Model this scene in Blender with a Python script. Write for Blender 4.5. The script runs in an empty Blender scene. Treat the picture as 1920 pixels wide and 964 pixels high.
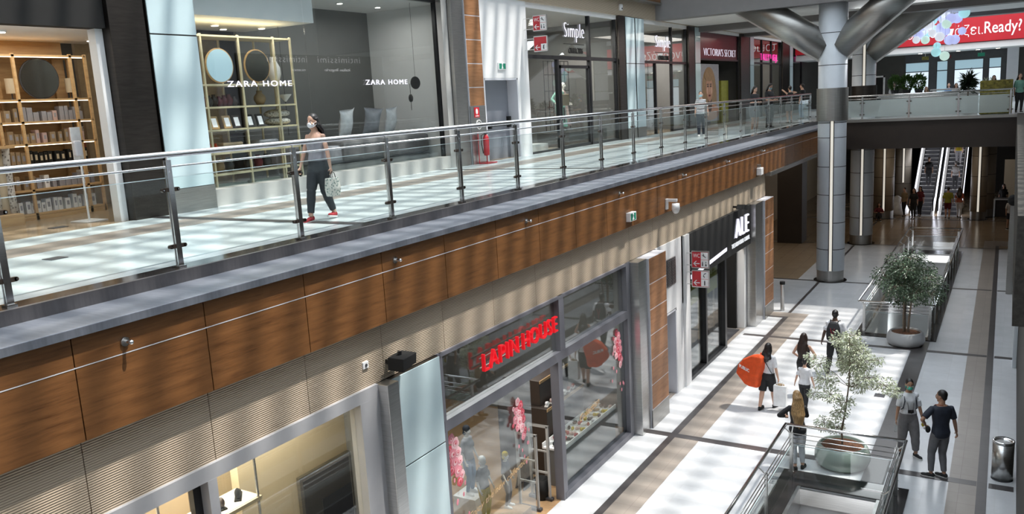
import bpy, bmesh, math, random
from mathutils import Vector, Matrix
random.seed(7)
SC = bpy.context.scene
COL = SC.collection
# ------------------------------------------------------------------ camera, world, sun, exposure
cam_d = bpy.data.cameras.new('camera'); cam = bpy.data.objects.new('camera', cam_d); COL.objects.link(cam)
FPX = 1562.5
YAW, PIT, ROL = math.radians(31.27), math.radians(10.43), math.radians(-3.27)
_F = Vector((-math.sin(YAW)*math.cos(PIT), math.cos(YAW)*math.cos(PIT), -math.sin(PIT)))
_R = Vector((math.cos(YAW), math.sin(YAW), 0)); _U = _R.cross(_F)
_R2 = math.cos(ROL)*_R + math.sin(ROL)*_U; _U2 = -math.sin(ROL)*_R + math.cos(ROL)*_U
cam.matrix_world = Matrix(((_R2.x, _U2.x, -_F.x, 0), (_R2.y, _U2.y, -_F.y, 0), (_R2.z, _U2.z, -_F.z, 7.73), (0, 0, 0, 1)))
cam_d.sensor_fit = 'HORIZONTAL'; cam_d.sensor_width = 36.0; cam_d.lens = FPX/1920*36.0
cam_d.clip_start = 0.1; cam_d.clip_end = 400
SC.camera = cam
SC.view_settings.view_transform = 'Standard'; SC.view_settings.look = 'None'
SC.view_settings.gamma = 1; SC.view_settings.use_curve_mapping = False
SC.view_settings.exposure = 0.0
try:
    SC.cycles.use_denoising = True; SC.cycles.denoiser = 'OPENIMAGEDENOISE'
    SC.cycles.max_bounces = 8; SC.cycles.transparent_max_bounces = 24; SC.cycles.diffuse_bounces = 4
    SC.cycles.glossy_bounces = 4; SC.cycles.sample_clamp_indirect = 4.0; SC.cycles.caustics_reflective = False; SC.cycles.caustics_refractive = False
except Exception: pass
W = bpy.data.worlds.new('sky'); SC.world = W; W.use_nodes = True
W.node_tree.nodes['Background'].inputs[0].default_value = (0.80, 0.90, 1.0, 1)
W.node_tree.nodes['Background'].inputs[1].default_value = 4.6
sd = bpy.data.lights.new('sun', 'SUN'); sd.energy = 6.5; sd.angle = math.radians(1.4); sd.color = (1.0, 0.96, 0.9)
sun = bpy.data.objects.new('sun', sd); COL.objects.link(sun)
sun.rotation_euler = Vector((-0.40, -0.20, -1.0)).to_track_quat('-Z', 'Y').to_euler()
sun.location = (5, 10, 30)
def area(name, loc, sx, sy, power, color=(1, 0.93, 0.82), rot=(0, 0, 0)):
    d = bpy.data.lights.new(name, 'AREA'); d.shape = 'RECTANGLE'; d.size = sx; d.size_y = sy; d.energy = power; d.color = color
    o = bpy.data.objects.new(name, d); COL.objects.link(o); o.location = loc; o.rotation_euler = rot; return o

# ------------------------------------------------------------------ materials
MATS = {}
def node_mat(name):
    m = bpy.data.materials.new(name); m.use_nodes = True
    nt = m.node_tree; b = nt.nodes['Principled BSDF']; MATS[name] = m
    return m, nt, b
def coords(nt, scale=(1, 1, 1), kind='Object', rot=(0, 0, 0)):
    tc = nt.nodes.new('ShaderNodeTexCoord'); mp = nt.nodes.new('ShaderNodeMapping')
    mp.inputs['Scale'].default_value = scale; mp.inputs['Rotation'].default_value = rot
    if kind == 'World':
        g = nt.nodes.new('ShaderNodeNewGeometry'); nt.links.new(g.outputs['Position'], mp.inputs[0])
    else: nt.links.new(tc.outputs[kind], mp.inputs[0])
    return mp.outputs[0]
def ramp(nt, fac, stops):
    r = nt.nodes.new('ShaderNodeValToRGB'); e = r.color_ramp.elements
    e[0].position, e[0].color = stops[0][0], (*stops[0][1], 1); e[1].position, e[1].color = stops[-1][0], (*stops[-1][1], 1)
    for p, c in stops[1:-1]:
        x = e.new(p); x.color = (*c, 1)
    nt.links.new(fac, r.inputs[0]); return r.outputs[0]
def noise(nt, vec, scale=5, detail=4, rough=0.55):
    n = nt.nodes.new('ShaderNodeTexNoise'); n.inputs['Scale'].default_value = scale
    n.inputs['Detail'].default_value = detail; n.inputs['Roughness'].default_value = rough
    nt.links.new(vec, n.inputs['Vector']); return n.outputs['Fac']
def bump(nt, b, h, strength=0.3, dist=0.01):
    n = nt.nodes.new('ShaderNodeBump'); n.inputs['Strength'].default_value = strength; n.inputs['Distance'].default_value = dist
    nt.links.new(h, n.inputs['Height']); nt.links.new(n.outputs[0], b.inputs['Normal'])
def dark(c, f): return tuple(x*f for x in c)
def plain(name, col, rough=0.5, metal=0.0, var=0.12, scale=6, emis=0, bmp=0.0):
    m, nt, b = node_mat(name)
    v = coords(nt); n = noise(nt, v, scale)
    c = ramp(nt, n, [(0.3, dark(col, 1-var)), (0.7, dark(col, 1+var))]); nt.links.new(c, b.inputs['Base Color'])
    b.inputs['Roughness'].default_value = rough; b.inputs['Metallic'].default_value = metal
    if emis:
        nt.links.new(c, b.inputs['Emission Color']); b.inputs['Emission Strength'].default_value = emis
    if bmp: bump(nt, b, noise(nt, v, scale*8), bmp, 0.01)
    return m
def brushed(name, col, rough=0.3, streak=(1, 1, 40), metal=1.0):
    m, nt, b = node_mat(name); n = noise(nt, coords(nt, streak), 3, 3)
    nt.links.new(ramp(nt, n, [(0.3, dark(col, .85)), (0.7, dark(col, 1.1))]), b.inputs['Base Color'])
    b.inputs['Roughness'].default_value = rough; b.inputs['Metallic'].default_value = metal
    return m
def wood(name, c1, c2, scale=(9, 0.9, 9), rough=0.45):
    m, nt, b = node_mat(name); v = coords(nt, scale, 'World')
    n = noise(nt, v, 1.6, 8, 0.65); n2 = noise(nt, coords(nt, (40, 2, 40), 'World'), 1.5, 3)
    mx = nt.nodes.new('ShaderNodeMath'); mx.operation = 'MULTIPLY_ADD'; nt.links.new(n2, mx.inputs[0]); mx.inputs[1].default_value = 0.35; nt.links.new(n, mx.inputs[2])
    nt.links.new(ramp(nt, mx.outputs[0], [(0.45, c1), (0.62, tuple((a+d)/2 for a, d in zip(c1, c2))), (0.9, c2)]), b.inputs['Base Color'])
    b.inputs['Roughness'].default_value = rough
    return m
def tiles(name, col, mortar, bw, bh, rough=0.22, var=0.04, msize=0.006, vein=0.05):
    m, nt, b = node_mat(name); v = coords(nt, (1, 1, 1), 'World')
    t = nt.nodes.new('ShaderNodeTexBrick'); t.inputs['Scale'].default_value = 1; t.offset = 0
    t.inputs['Brick Width'].default_value = bw; t.inputs['Row Height'].default_value = bh; t.inputs['Mortar Size'].default_value = msize
    t.inputs['Color1'].default_value = (*dark(col, 1-var), 1); t.inputs['Color2'].default_value = (*dark(col, 1+var), 1); t.inputs['Mortar'].default_value = (*mortar, 1)
    nt.links.new(v, t.inputs['Vector'])
    n = noise(nt, v, 2.2, 8, 0.7); r = ramp(nt, n, [(0.3, (1-vein,)*3), (0.7, (1+vein,)*3)])
    mx = nt.nodes.new('ShaderNodeMix'); mx.data_type = 'RGBA'; mx.blend_type = 'MULTIPLY'; mx.inputs[0].default_value = 1
    nt.links.new(t.outputs['Color'], mx.inputs[6]); nt.links.new(r, mx.inputs[7]); nt.links.new(mx.outputs[2], b.inputs['Base Color'])
    b.inputs['Roughness'].default_value = rough
    return m
def glass(name, tint=(0.93, 0.97, 0.96), ior=1.5, boost=1.0, alpha=0.0, film=(0.7, 0.8, 0.78)):
    """thin pane: clear transmission, Fresnel mirror reflection, optional faint milky film"""
    m = bpy.data.materials.new(name); m.use_nodes = True; nt = m.node_tree; nt.nodes.clear(); MATS[name] = m
    out = nt.nodes.new('ShaderNodeOutputMaterial'); tr = nt.nodes.new('ShaderNodeBsdfTransparent'); gl = nt.nodes.new('ShaderNodeBsdfGlossy')
    tr.inputs[0].default_value = (*tint, 1); gl.inputs['Roughness'].default_value = 0.0
    lw = nt.nodes.new('ShaderNodeLayerWeight'); lw.inputs[0].default_value = 0.5
    pw = nt.nodes.new('ShaderNodeMath'); pw.operation = 'POWER'; pw.inputs[1].default_value = 4.0; nt.links.new(lw.outputs['Facing'], pw.inputs[0])
    f0 = ((ior-1)/(ior+1))**2*boost
    ma = nt.nodes.new('ShaderNodeMath'); ma.operation = 'MULTIPLY_ADD'; ma.inputs[1].default_value = 1-f0; ma.inputs[2].default_value = f0; ma.use_clamp = True
    nt.links.new(pw.outputs[0], ma.inputs[0])
    mx = nt.nodes.new('ShaderNodeMixShader'); nt.links.new(ma.outputs[0], mx.inputs[0])
    base = tr.outputs[0]
    if alpha:
        df = nt.nodes.new('ShaderNodeBsdfDiffuse'); df.inputs[0].default_value = (*film, 1)
        m2 = nt.nodes.new('ShaderNodeMixShader'); m2.inputs[0].default_value = alpha
        nt.links.new(tr.outputs[0], m2.inputs[1]); nt.links.new(df.outputs[0], m2.inputs[2]); base = m2.outputs[0]
    nt.links.new(base, mx.inputs[1]); nt.links.new(gl.outputs[0], mx.inputs[2]); nt.links.new(mx.outputs[0], out.inputs[0])
    return m
def emit(name, col, s):
    m, nt, b = node_mat(name); b.inputs['Base Color'].default_value = (*dark(col, .6), 1)
    b.inputs['Emission Color'].default_value = (*col, 1); b.inputs['Emission Strength'].default_value = s; return m

tiles('white_marble', (0.60, 0.605, 0.615), (0.58, 0.58, 0.58), 0.6, 0.6)
tiles('pale_stone', (0.60, 0.665, 0.67), (0.5, 0.55, 0.55), 0.6, 0.6, 0.2)
tiles('taupe_stone', (0.30, 0.26, 0.225), (0.24, 0.20, 0.175), 0.6, 0.43, 0.3, 0.05, 0.006, 0.07)
tiles('dark_granite', (0.075, 0.068, 0.068), (0.05, 0.045, 0.045), 0.6, 0.6, 0.28, 0.1, 0.004, 0.15)
tiles('black_granite', (0.022, 0.020, 0.020), (0.015, 0.015, 0.015), 1.2, 1.2, 0.12, 0.1)
tiles('beige_warmlit_floor', (0.30, 0.225, 0.15), (0.2, 0.16, 0.12), 0.6, 0.6, 0.2, 0.05)  # beige shop floor; tan also stands in for warm light on far tiles
wood('walnut_panel', (0.085, 0.032, 0.008), (0.205, 0.088, 0.028))
wood('walnut_tile', (0.19, 0.080, 0.030), (0.36, 0.175, 0.080))
wood('oak', (0.42, 0.25, 0.11), (0.62, 0.41, 0.2))
wood('shop_parquet', (0.30, 0.18, 0.09), (0.46, 0.29, 0.15), (3, 14, 3), 0.35)
plain('cream_frame', (0.62, 0.54, 0.36), 0.5)
# ribbed beige cladding
m, nt, b = node_mat('ribbed_beige'); v = coords(nt, (1, 1, 1), 'World')
sp = nt.nodes.new('ShaderNodeSeparateXYZ'); nt.links.new(v, sp.inputs[0])
sn = nt.nodes.new('ShaderNodeMath'); sn.operation = 'MULTIPLY'; sn.inputs[1].default_value = 2*math.pi/0.0245; nt.links.new(sp.outputs[2], sn.inputs[0])
s2 = nt.nodes.new('ShaderNodeMath'); s2.operation = 'SINE'; nt.links.new(sn.outputs[0], s2.inputs[0])
s3 = nt.nodes.new('ShaderNodeMath'); s3.operation = 'MULTIPLY_ADD'; s3.inputs[1].default_value = .5; s3.inputs[2].default_value = .5; nt.links.new(s2.outputs[0], s3.inputs[0])
nt.links.new(ramp(nt, s3.outputs[0], [(0.0, (0.20, 0.155, 0.11)), (0.4, (0.47, 0.38, 0.28)), (1, (0.54, 0.44, 0.325))]), b.inputs['Base Color'])
b.inputs['Roughness'].default_value = 0.6; bump(nt, b, s3.outputs[0], 0.5, 0.01)
brushed('steel', (0.62, 0.62, 0.61), 0.28)
brushed('dull_steel', (0.42, 0.41, 0.39), 0.38)
brushed('bright_steel', (0.80, 0.80, 0.80), 0.16)
brushed('dark_steel', (0.075, 0.065, 0.058), 0.38, (1, 1, 8))
brushed('coping_metal', (0.20, 0.215, 0.25), 0.45, (1, 8, 1), 0.4)
brushed('kerb_metal', (0.10, 0.095, 0.10), 0.35, (1, 8, 1), 0.5)
plain('bronze_clamp', (0.10, 0.075, 0.06), 0.35, 0.7)
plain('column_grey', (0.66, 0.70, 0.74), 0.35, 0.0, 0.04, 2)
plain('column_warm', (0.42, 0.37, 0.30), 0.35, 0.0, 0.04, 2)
plain('joint_dark', (0.03, 0.03, 0.03), 0.6)
plain('blue_glass_panel', (0.50, 0.62, 0.65), 0.08, 0, 0.03, 1)
plain('white_wall', (0.72, 0.72, 0.72), 0.5, 0, 0.03, 2)
plain('grey_wall', (0.36, 0.36, 0.38), 0.5, 0, 0.04, 2)
plain('lavender_wall', (0.62, 0.62, 0.66), 0.45, 0, 0.03, 2)
plain('taupe_paint', (0.17, 0.155, 0.15), 0.5, 0, 0.04, 2)
plain('beam_grey', (0.22, 0.21, 0.21), 0.6, 0, 0.05, 2)
plain('soffit_white', (0.80, 0.79, 0.78), 0.6, 0, 0.03, 2)
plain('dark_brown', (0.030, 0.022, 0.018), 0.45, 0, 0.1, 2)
plain('black_metal', (0.02, 0.02, 0.022), 0.35, 0.3)
plain('black', (0.006, 0.0055, 0.005), 0.85)
plain('charcoal', (0.05, 0.05, 0.055), 0.55)
plain('interior_cream', (0.55, 0.46, 0.32), 0.6, 0, 0.04, 2)
plain('interior_grey', (0.16, 0.16, 0.155), 0.6, 0, 0.05, 2)
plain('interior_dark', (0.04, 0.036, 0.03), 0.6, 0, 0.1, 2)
plain('door_grey', (0.20, 0.21, 0.24), 0.4, 0, 0.03, 2)
plain('white_plastic', (0.8, 0.8, 0.8), 0.3)
plain('red_sign', (0.50, 0.02, 0.03), 0.35)
plain('banner_red', (0.48, 0.012, 0.022), 0.5, 0, 0.04, 1, 0.2)  # cloth glows faintly by itself, light put into the material
plain('dark_red', (0.10, 0.008, 0.014), 0.4)
plain('green_sign', (0.01, 0.20, 0.12), 0.4)
plain('stone_white', (0.43, 0.42, 0.40), 0.4, 0, 0.06, 4)
plain('mosaic_stone', (0.07, 0.066, 0.06), 0.95, 0, 0.35, 14)
plain('pot_sage', (0.27, 0.33, 0.29), 0.18, 0, 0.03, 2)
plain('pot_grey', (0.42, 0.42, 0.42), 0.3, 0, 0.03, 2)
plain('soil', (0.14, 0.062, 0.032), 0.9, 0, 0.6, 30, 0, 0.8)
plain('bark', (0.20, 0.15, 0.11), 0.8, 0, 0.3, 20)
plain('leaf_pale', (0.60, 0.64, 0.47), 0.45, 0, 0.35, 12)
plain('leaf_dark', (0.085, 0.13, 0.075), 0.4, 0, 0.45, 12)
plain('leaf_green', (0.08, 0.17, 0.03), 0.45, 0, 0.5, 14)
plain('leaf_black', (0.015, 0.03, 0.015), 0.5, 0, 0.4, 14)
plain('moss', (0.17, 0.15, 0.03), 0.8, 0, 0.6, 10)
MATS['mosaic_stone'].node_tree.nodes['Principled BSDF'].inputs['Specular IOR Level'].default_value = 0.05
emit('lamp_white', (1, 0.93, 0.8), 9)
emit('led_warm', (1, 0.85, 0.6), 5)
emit('led_white', (0.9, 0.92, 1.0), 1.6)
emit('led_dim', (1.0, 0.94, 0.82), 0.55)
emit('letter_white', (0.88, 0.86, 1.0), 1.0)
emit('letter_cool', (0.95, 0.97, 1.0), 0.55)
emit('letter_red', (1.0, 0.008, 0.02), 0.42)
emit('letter_pink', (1.0, 0.05, 0.42), 1.1)
emit('day_window', (0.80, 0.92, 1.0), 0.85)
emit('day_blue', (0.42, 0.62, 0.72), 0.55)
emit('sign_reflected', (1, 0.98, 1), 1.8)
emit('bubble_blue', (0.55, 0.60, 1.0), 0.75)
emit('bubble_mint', (0.70, 0.95, 0.85), 0.65)
emit('bubble_white', (0.85, 0.90, 1.0), 0.7)
emit('bubble_cyan', (0.45, 0.85, 0.90), 0.65)
glass('shop_glass', (0.93, 0.955, 0.95), 1.5, 1.3)
glass('lower_glass', (0.82, 0.86, 0.86), 1.5, 2.6)
glass('rail_glass', (0.95, 0.975, 0.97), 1.45, 0.7, 0.006, (0.6, 0.75, 0.72))
glass('frosted_glass', (0.8, 0.86, 0.86), 1.45, 0.7, 0.45, (0.70, 0.78, 0.78))
glass('blue_tint_glass', (0.6, 0.75, 0.75), 1.45, 1.0, 0.12, (0.5, 0.7, 0.68))
plain('mirror_dim', (0.30, 0.30, 0.27), 0.12, 0.9, 0.02, 1)
plain('frame_light', (0.38, 0.38, 0.395), 0.45, 0.1, 0.04, 3)
plain('frame_metal', (0.17, 0.17, 0.195), 0.4, 0.3, 0.05, 3)
# people
plain('skin_light', (0.58, 0.35, 0.25), 0.5, 0, 0.04)
plain('skin_tan', (0.42, 0.23, 0.145), 0.5, 0, 0.04)
plain('skin_dark', (0.075, 0.038, 0.024), 0.5, 0, 0.05)
def hair(name, c):
    m, nt, b = node_mat(name); n = noise(nt, coords(nt, (60, 60, 4)), 1.5, 3)
    nt.links.new(ramp(nt, n, [(0.35, dark(c, .45)), (0.7, dark(c, 1.3))]), b.inputs['Base Color']); b.inputs['Roughness'].default_value = 0.45
hair('hair_black', (0.012, 0.009, 0.009)); hair('hair_brown', (0.03, 0.015, 0.01)); hair('hair_blonde', (0.34, 0.21, 0.09)); hair('hair_white', (0.5, 0.5, 0.5))
for n, c in dict(cloth_white=(0.72, 0.72, 0.74), cloth_grey=(0.30, 0.30, 0.33), cloth_black=(0.012, 0.012, 0.014), denim_black=(0.022, 0.026, 0.032), cloth_navy=(0.02, 0.025, 0.04),
                 trouser_grey=(0.19, 0.18, 0.185), trouser_marl=(0.15, 0.15, 0.16), jeans_white=(0.66, 0.68, 0.72), jeans_blue=(0.10, 0.20, 0.36), mask_white=(0.82, 0.82, 0.84), mask_green=(0.10, 0.55, 0.42),
                 mask_blue=(0.35, 0.60, 0.70), shoe_red=(0.36, 0.02, 0.03), shoe_black=(0.015, 0.015, 0.016), sole_white=(0.75, 0.75, 0.73), bag_orange=(0.75, 0.085, 0.012),
                 cloth_yellow=(0.50, 0.38, 0.02), cloth_lime=(0.30, 0.30, 0.04), cloth_rust=(0.35, 0.09, 0.05), cloth_maroon=(0.12, 0.012, 0.018), mannequin_white=(0.68, 0.66, 0.62), cloth_mint=(0.20, 0.42, 0.34), cloth_pink=(0.50, 0.36, 0.33), cloth_tan=(0.30, 0.22, 0.13)).items():
    plain(n, c, 0.75, 0, 0.12, 9)
m, nt, b = node_mat('striped_cloth'); v = coords(nt)
sp = nt.nodes.new('ShaderNodeSeparateXYZ'); nt.links.new(v, sp.inputs[0]); a1 = nt.nodes.new('ShaderNodeMath'); a1.operation = 'MULTIPLY'; a1.inputs[1].default_value = 2*math.pi/0.055
nt.links.new(sp.outputs[2], a1.inputs[0]); a2 = nt.nodes.new('ShaderNodeMath'); a2.operation = 'SINE'; nt.links.new(a1.outputs[0], a2.inputs[0])
nt.links.new(ramp(nt, a2.outputs[0], [(0.3, (0.75, 0.75, 0.75)), (0.42, (0.05, 0.05, 0.07))]), b.inputs['Base Color']); b.inputs['Roughness'].default_value = 0.8
m, nt, b = node_mat('patterned_bag'); vo = nt.nodes.new('ShaderNodeTexVoronoi'); vo.inputs['Scale'].default_value = 28; nt.links.new(coords(nt), vo.inputs['Vector'])
nt.links.new(ramp(nt, vo.outputs['Distance'], [(0.1, (0.03, 0.05, 0.05)), (0.35, (0.35, 0.42, 0.38)), (0.55, (0.70, 0.68, 0.62))]), b.inputs['Base Color']); b.inputs['Roughness'].default_value = 0.4
m, nt, b = node_mat('patterned_fabric'); vo = nt.nodes.new('ShaderNodeTexVoronoi'); vo.inputs['Scale'].default_value = 22; nt.links.new(coords(nt), vo.inputs['Vector'])
nt.links.new(ramp(nt, vo.outputs['Distance'], [(0.15, (0.07, 0.06, 0.05)), (0.4, (0.45, 0.42, 0.38)), (0.6, (0.6, 0.57, 0.52))]), b.inputs['Base Color']); b.inputs['Roughness'].default_value = 0.8
# ------------------------------------------------------------------ geometry helpers
class MB:
    def __init__(s): s.v = []; s.f = []; s.m = []
    def add(s, vs, fs, mi=0):
        k = len(s.v); s.v += [tuple(p) for p in vs]; s.f += [tuple(i+k for i in f) for f in fs]; s.m += [mi]*len(fs); return s
    def box(s, x0, x1, y0, y1, z0, z1, mi=0):
        x0, x1 = min(x0, x1), max(x0, x1); y0, y1 = min(y0, y1), max(y0, y1); z0, z1 = min(z0, z1), max(z0, z1)
        return s.add([(x0, y0, z0), (x1, y0, z0), (x1, y1, z0), (x0, y1, z0), (x0, y0, z1), (x1, y0, z1), (x1, y1, z1), (x0, y1, z1)],
                     [(0, 3, 2, 1), (4, 5, 6, 7), (0, 1, 5, 4), (1, 2, 6, 5), (2, 3, 7, 6), (3, 0, 4, 7)], mi)
    def obox(s, c, ax, ay, az, mi=0):
        c = Vector(c); ax, ay, az = Vector(ax), Vector(ay), Vector(az)
        vs = [c+i*ax+j*ay+k*az for k in (-1, 1) for j in (-1, 1) for i in (-1, 1)]
        return s.add(vs, [(0, 2, 3, 1), (4, 5, 7, 6), (0, 1, 5, 4), (1, 3, 7, 5), (3, 2, 6, 7), (2, 0, 4, 6)], mi)
    def tube(s, p0, p1, r0, r1=None, n=12, mi=0, caps=True, sx=1.0, up=None):
        p0, p1 = Vector(p0), Vector(p1); r1 = r0 if r1 is None else r1
        d = (p1-p0).normalized(); u = Vector(up) if up else (Vector((0, 0, 1)) if abs(d.z) < .9 else Vector((1, 0, 0)))
        a = d.cross(u).normalized(); b = a.cross(d); vs = []
        for p, r in ((p0, r0), (p1, r1)):
            for i in range(n):
                t = 2*math.pi*i/n; vs.append(p+a*math.cos(t)*r*sx+b*math.sin(t)*r)
        fs = [(i, (i+1) % n, n+(i+1) % n, n+i) for i in range(n)]
        if caps: fs += [tuple(range(n-1, -1, -1)), tuple(range(n, 2*n))]
        return s.add(vs, fs, mi)
    def path(s, pts, rs, n=8, mi=0):
        pts = [Vector(p) for p in pts]; rs = rs if isinstance(rs, (list, tuple)) else [rs]*len(pts); vs = []; k = len(pts)
        for j, p in enumerate(pts):
            d = (pts[min(j+1, k-1)]-pts[max(j-1, 0)]).normalized(); u = Vector((0, 0, 1)) if abs(d.z) < .95 else Vector((1, 0, 0))
            a = d.cross(u).normalized(); b = a.cross(d)
            for i in range(n):
                t = 2*math.pi*i/n; vs.append(p+(a*math.cos(t)+b*math.sin(t))*rs[j])
        fs = [(j*n+i, j*n+(i+1) % n, (j+1)*n+(i+1) % n, (j+1)*n+i) for j in range(k-1) for i in range(n)]
        fs += [tuple(range(n-1, -1, -1)), tuple(range((k-1)*n, k*n))]
        return s.add(vs, fs, mi)
    def lathe(s, c, prof, n=32, mi=0):
        c = Vector(c); vs = []; fs = []; k = len(prof)
        for r, z in prof:
            for i in range(n):
                t = 2*math.pi*i/n; vs.append((c.x+r*math.cos(t), c.y+r*math.sin(t), c.z+z))
        for j in range(k-1):
            for i in range(n): fs.append((j*n+i, j*n+(i+1) % n, (j+1)*n+(i+1) % n, (j+1)*n+i))
        fs += [tuple(range(n-1, -1, -1)), tuple(range((k-1)*n, k*n))]
        return s.add(vs, fs, mi)
    def ell(s, c, r, n=12, m=8, mi=0, rot=None):
        c = Vector(c); r = (r, r, r) if not isinstance(r, (tuple, list)) else r; vs = []
        for j in range(m+1):
            ph = math.pi*j/m
            for i in range(n):
                t = 2*math.pi*i/n; q = Vector((r[0]*math.sin(ph)*math.cos(t), r[1]*math.sin(ph)*math.sin(t), r[2]*math.cos(ph)))
                if rot is not None: q = rot @ q
                vs.append(c+q)
        fs = [(j*n+i, (j+1)*n+i, (j+1)*n+(i+1) % n, j*n+(i+1) % n) for j in range(m) for i in range(n)]
        return s.add(vs, fs, mi)
    def loft(s, rings, mi=0):
        n = len(rings[0]); vs = [p for r in rings for p in r]; k = len(rings)
        fs = [(j*n+i, j*n+(i+1) % n, (j+1)*n+(i+1) % n, (j+1)*n+i) for j in range(k-1) for i in range(n)]
        fs += [tuple(range(n-1, -1, -1)), tuple(range((k-1)*n, k*n))]
        return s.add(vs, fs, mi)
    def prism(s, poly, axis, a0, a1, mi=0):
        def P(p, a): return {'x': (a, p[0], p[1]), 'y': (p[0], a, p[1]), 'z': (p[0], p[1], a)}[axis]
        n = len(poly); vs = [P(p, a0) for p in poly]+[P(p, a1) for p in poly]
        return s.add(vs, [(i, (i+1) % n, n+(i+1) % n, n+i) for i in range(n)]+[tuple(range(n-1, -1, -1)), tuple(range(n, 2*n))], mi)
    def mesh(s, name, mats, smooth=False, off=(0, 0, 0)):
        me = bpy.data.meshes.new(name); o = Vector(off)
        me.from_pydata([Vector(p)-o for p in s.v], [], s.f)
        for m in (mats if isinstance(mats, (list, tuple)) else [mats]): me.materials.append(MATS[m])
        me.polygons.foreach_set('material_index', s.m)
        bm = bmesh.new(); bm.from_mesh(me); bmesh.ops.remove_doubles(bm, verts=bm.verts, dist=1e-5); bmesh.ops.recalc_face_normals(bm, faces=bm.faces); bm.to_mesh(me); bm.free()
        if smooth: me.polygons.foreach_set('use_smooth', [True]*len(me.polygons))
        me.update(); return me
def tag(o, label=None, cat=None, group=None, kind=None):
    if label: o['label'] = label
    if cat: o['category'] = cat
    if group: o['group'] = group
    if kind: o['kind'] = kind
    return o
def link_mesh(name, me, parent=None, loc=(0, 0, 0)):
    o = bpy.data.objects.new(name, me); COL.objects.link(o); o.location = loc
    if parent is not None: o.parent = parent
    return o
def wpos(o):
    p = Vector((0, 0, 0))
    while o is not None: p = p+Vector(o.location); o = o.parent
    return p
def obj(name, mb, mats, parent=None, bevel=0, smooth=False, world=True):
    """one mesh object.  mb holds world coordinates (unless world=False: the parent's own frame)"""
    off = wpos(parent) if (parent is not None and world) else (0, 0, 0)
    o = link_mesh(name, mb.mesh(name, mats, smooth, off), parent)
    if bevel:
        md = o.modifiers.new('bevel', 'BEVEL'); md.width = bevel; md.segments = 2; md.limit_method = 'ANGLE'
    return o
def solo(name, mb, mats, label, cat, group=None, bevel=0, smooth=False, kind=None):
    """top-level thing that is one mesh; origin at its base centre"""
    xs, ys, zs = zip(*mb.v); c = ((min(xs)+max(xs))/2, (min(ys)+max(ys))/2, min(zs))
    o = link_mesh(name, mb.mesh(name, mats, smooth, c), None, c)
    if bevel:
        md = o.modifiers.new('bevel', 'BEVEL'); md.width = bevel; md.segments = 2; md.limit_method = 'ANGLE'
    return tag(o, label, cat, group, kind)
def thing(name, label, cat, loc=(0, 0, 0), rz=0, group=None):
    o = bpy.data.objects.new(name, None); COL.objects.link(o); o.location = loc; o.rotation_euler = (0, 0, rz); o.empty_display_size = 0.1
    return tag(o, label, cat, group)
def struct(name, mb, mats, parent=None, bevel=0, smooth=False):
    o = obj(name, mb, mats, parent, bevel, smooth)
    if parent is None: o['kind'] = 'structure'
    return o
def dup(root, loc=None, rz=None, label=None, group=None):
    r = root.copy(); COL.objects.link(r)
    if loc is not None: r.location = loc
    if rz is not None: r.rotation_euler = (0, 0, rz)
    if label: r['label'] = label
    if group: r['group'] = group
    for ch in list(root.children):
        c = ch.copy(); COL.objects.link(c); c.parent = r
        for g in list(ch.children):
            d = g.copy(); COL.objects.link(d); d.parent = c
    return r
ORD = ['first', 'second', 'third', 'fourth', 'fifth', 'sixth', 'seventh', 'eighth', 'ninth', 'tenth', 'eleventh', 'twelfth', 'thirteenth', 'fourteenth', 'fifteenth', 'sixteenth', 'seventeenth', 'eighteenth', 'nineteenth', 'twentieth', 'twenty-first', 'twenty-second', 'twenty-third', 'twenty-fourth']
def text_mesh(s, size, depth, mat, loc, face='x', width=None, spacing=1.0, shear=0.0, bold=0.0, mirror=False, tilt=0.0):
    """lettering turned into a mesh in world coordinates; face 'x' looks to +X (reads along +Y), '-y' looks to -Y (reads along +X), '-x' looks to -X (reads along -Y)"""
    c = bpy.data.curves.new('lettering', 'FONT'); c.body = s; c.size = size; c.extrude = depth; c.space_character = spacing; c.shear = shear; c.offset = bold-.006*size/.5 if size > .4 else bold; c.resolution_u = 3
    o = bpy.data.objects.new('lettering', c); COL.objects.link(o)
    me = bpy.data.meshes.new_from_object(o.evaluated_get(bpy.context.evaluated_depsgraph_get())); bpy.data.objects.remove(o); bpy.data.curves.remove(c)
    xs = [v.co.x for v in me.vertices] or [0, 1]; w = max(xs)-min(xs); k = (width/w) if width else 1; x0 = min(xs)
    L = Vector(loc); mb = MB(); vs = []
    for v in me.vertices:
        a, b, d = (v.co.x-x0)*k, v.co.y, v.co.z+depth
        a, b = a*math.cos(tilt)-b*math.sin(tilt), a*math.sin(tilt)+b*math.cos(tilt)
        if face == 'x': vs.append(L+Vector((d, a, b)))
        elif face == '-x': vs.append(L+Vector((-d, -a, b)))
        else: vs.append(L+Vector((a, -d, b)))
    mb.add(vs, [tuple(p.vertices) for p in me.polygons]); bpy.data.meshes.remove(me)
    return mb
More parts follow.
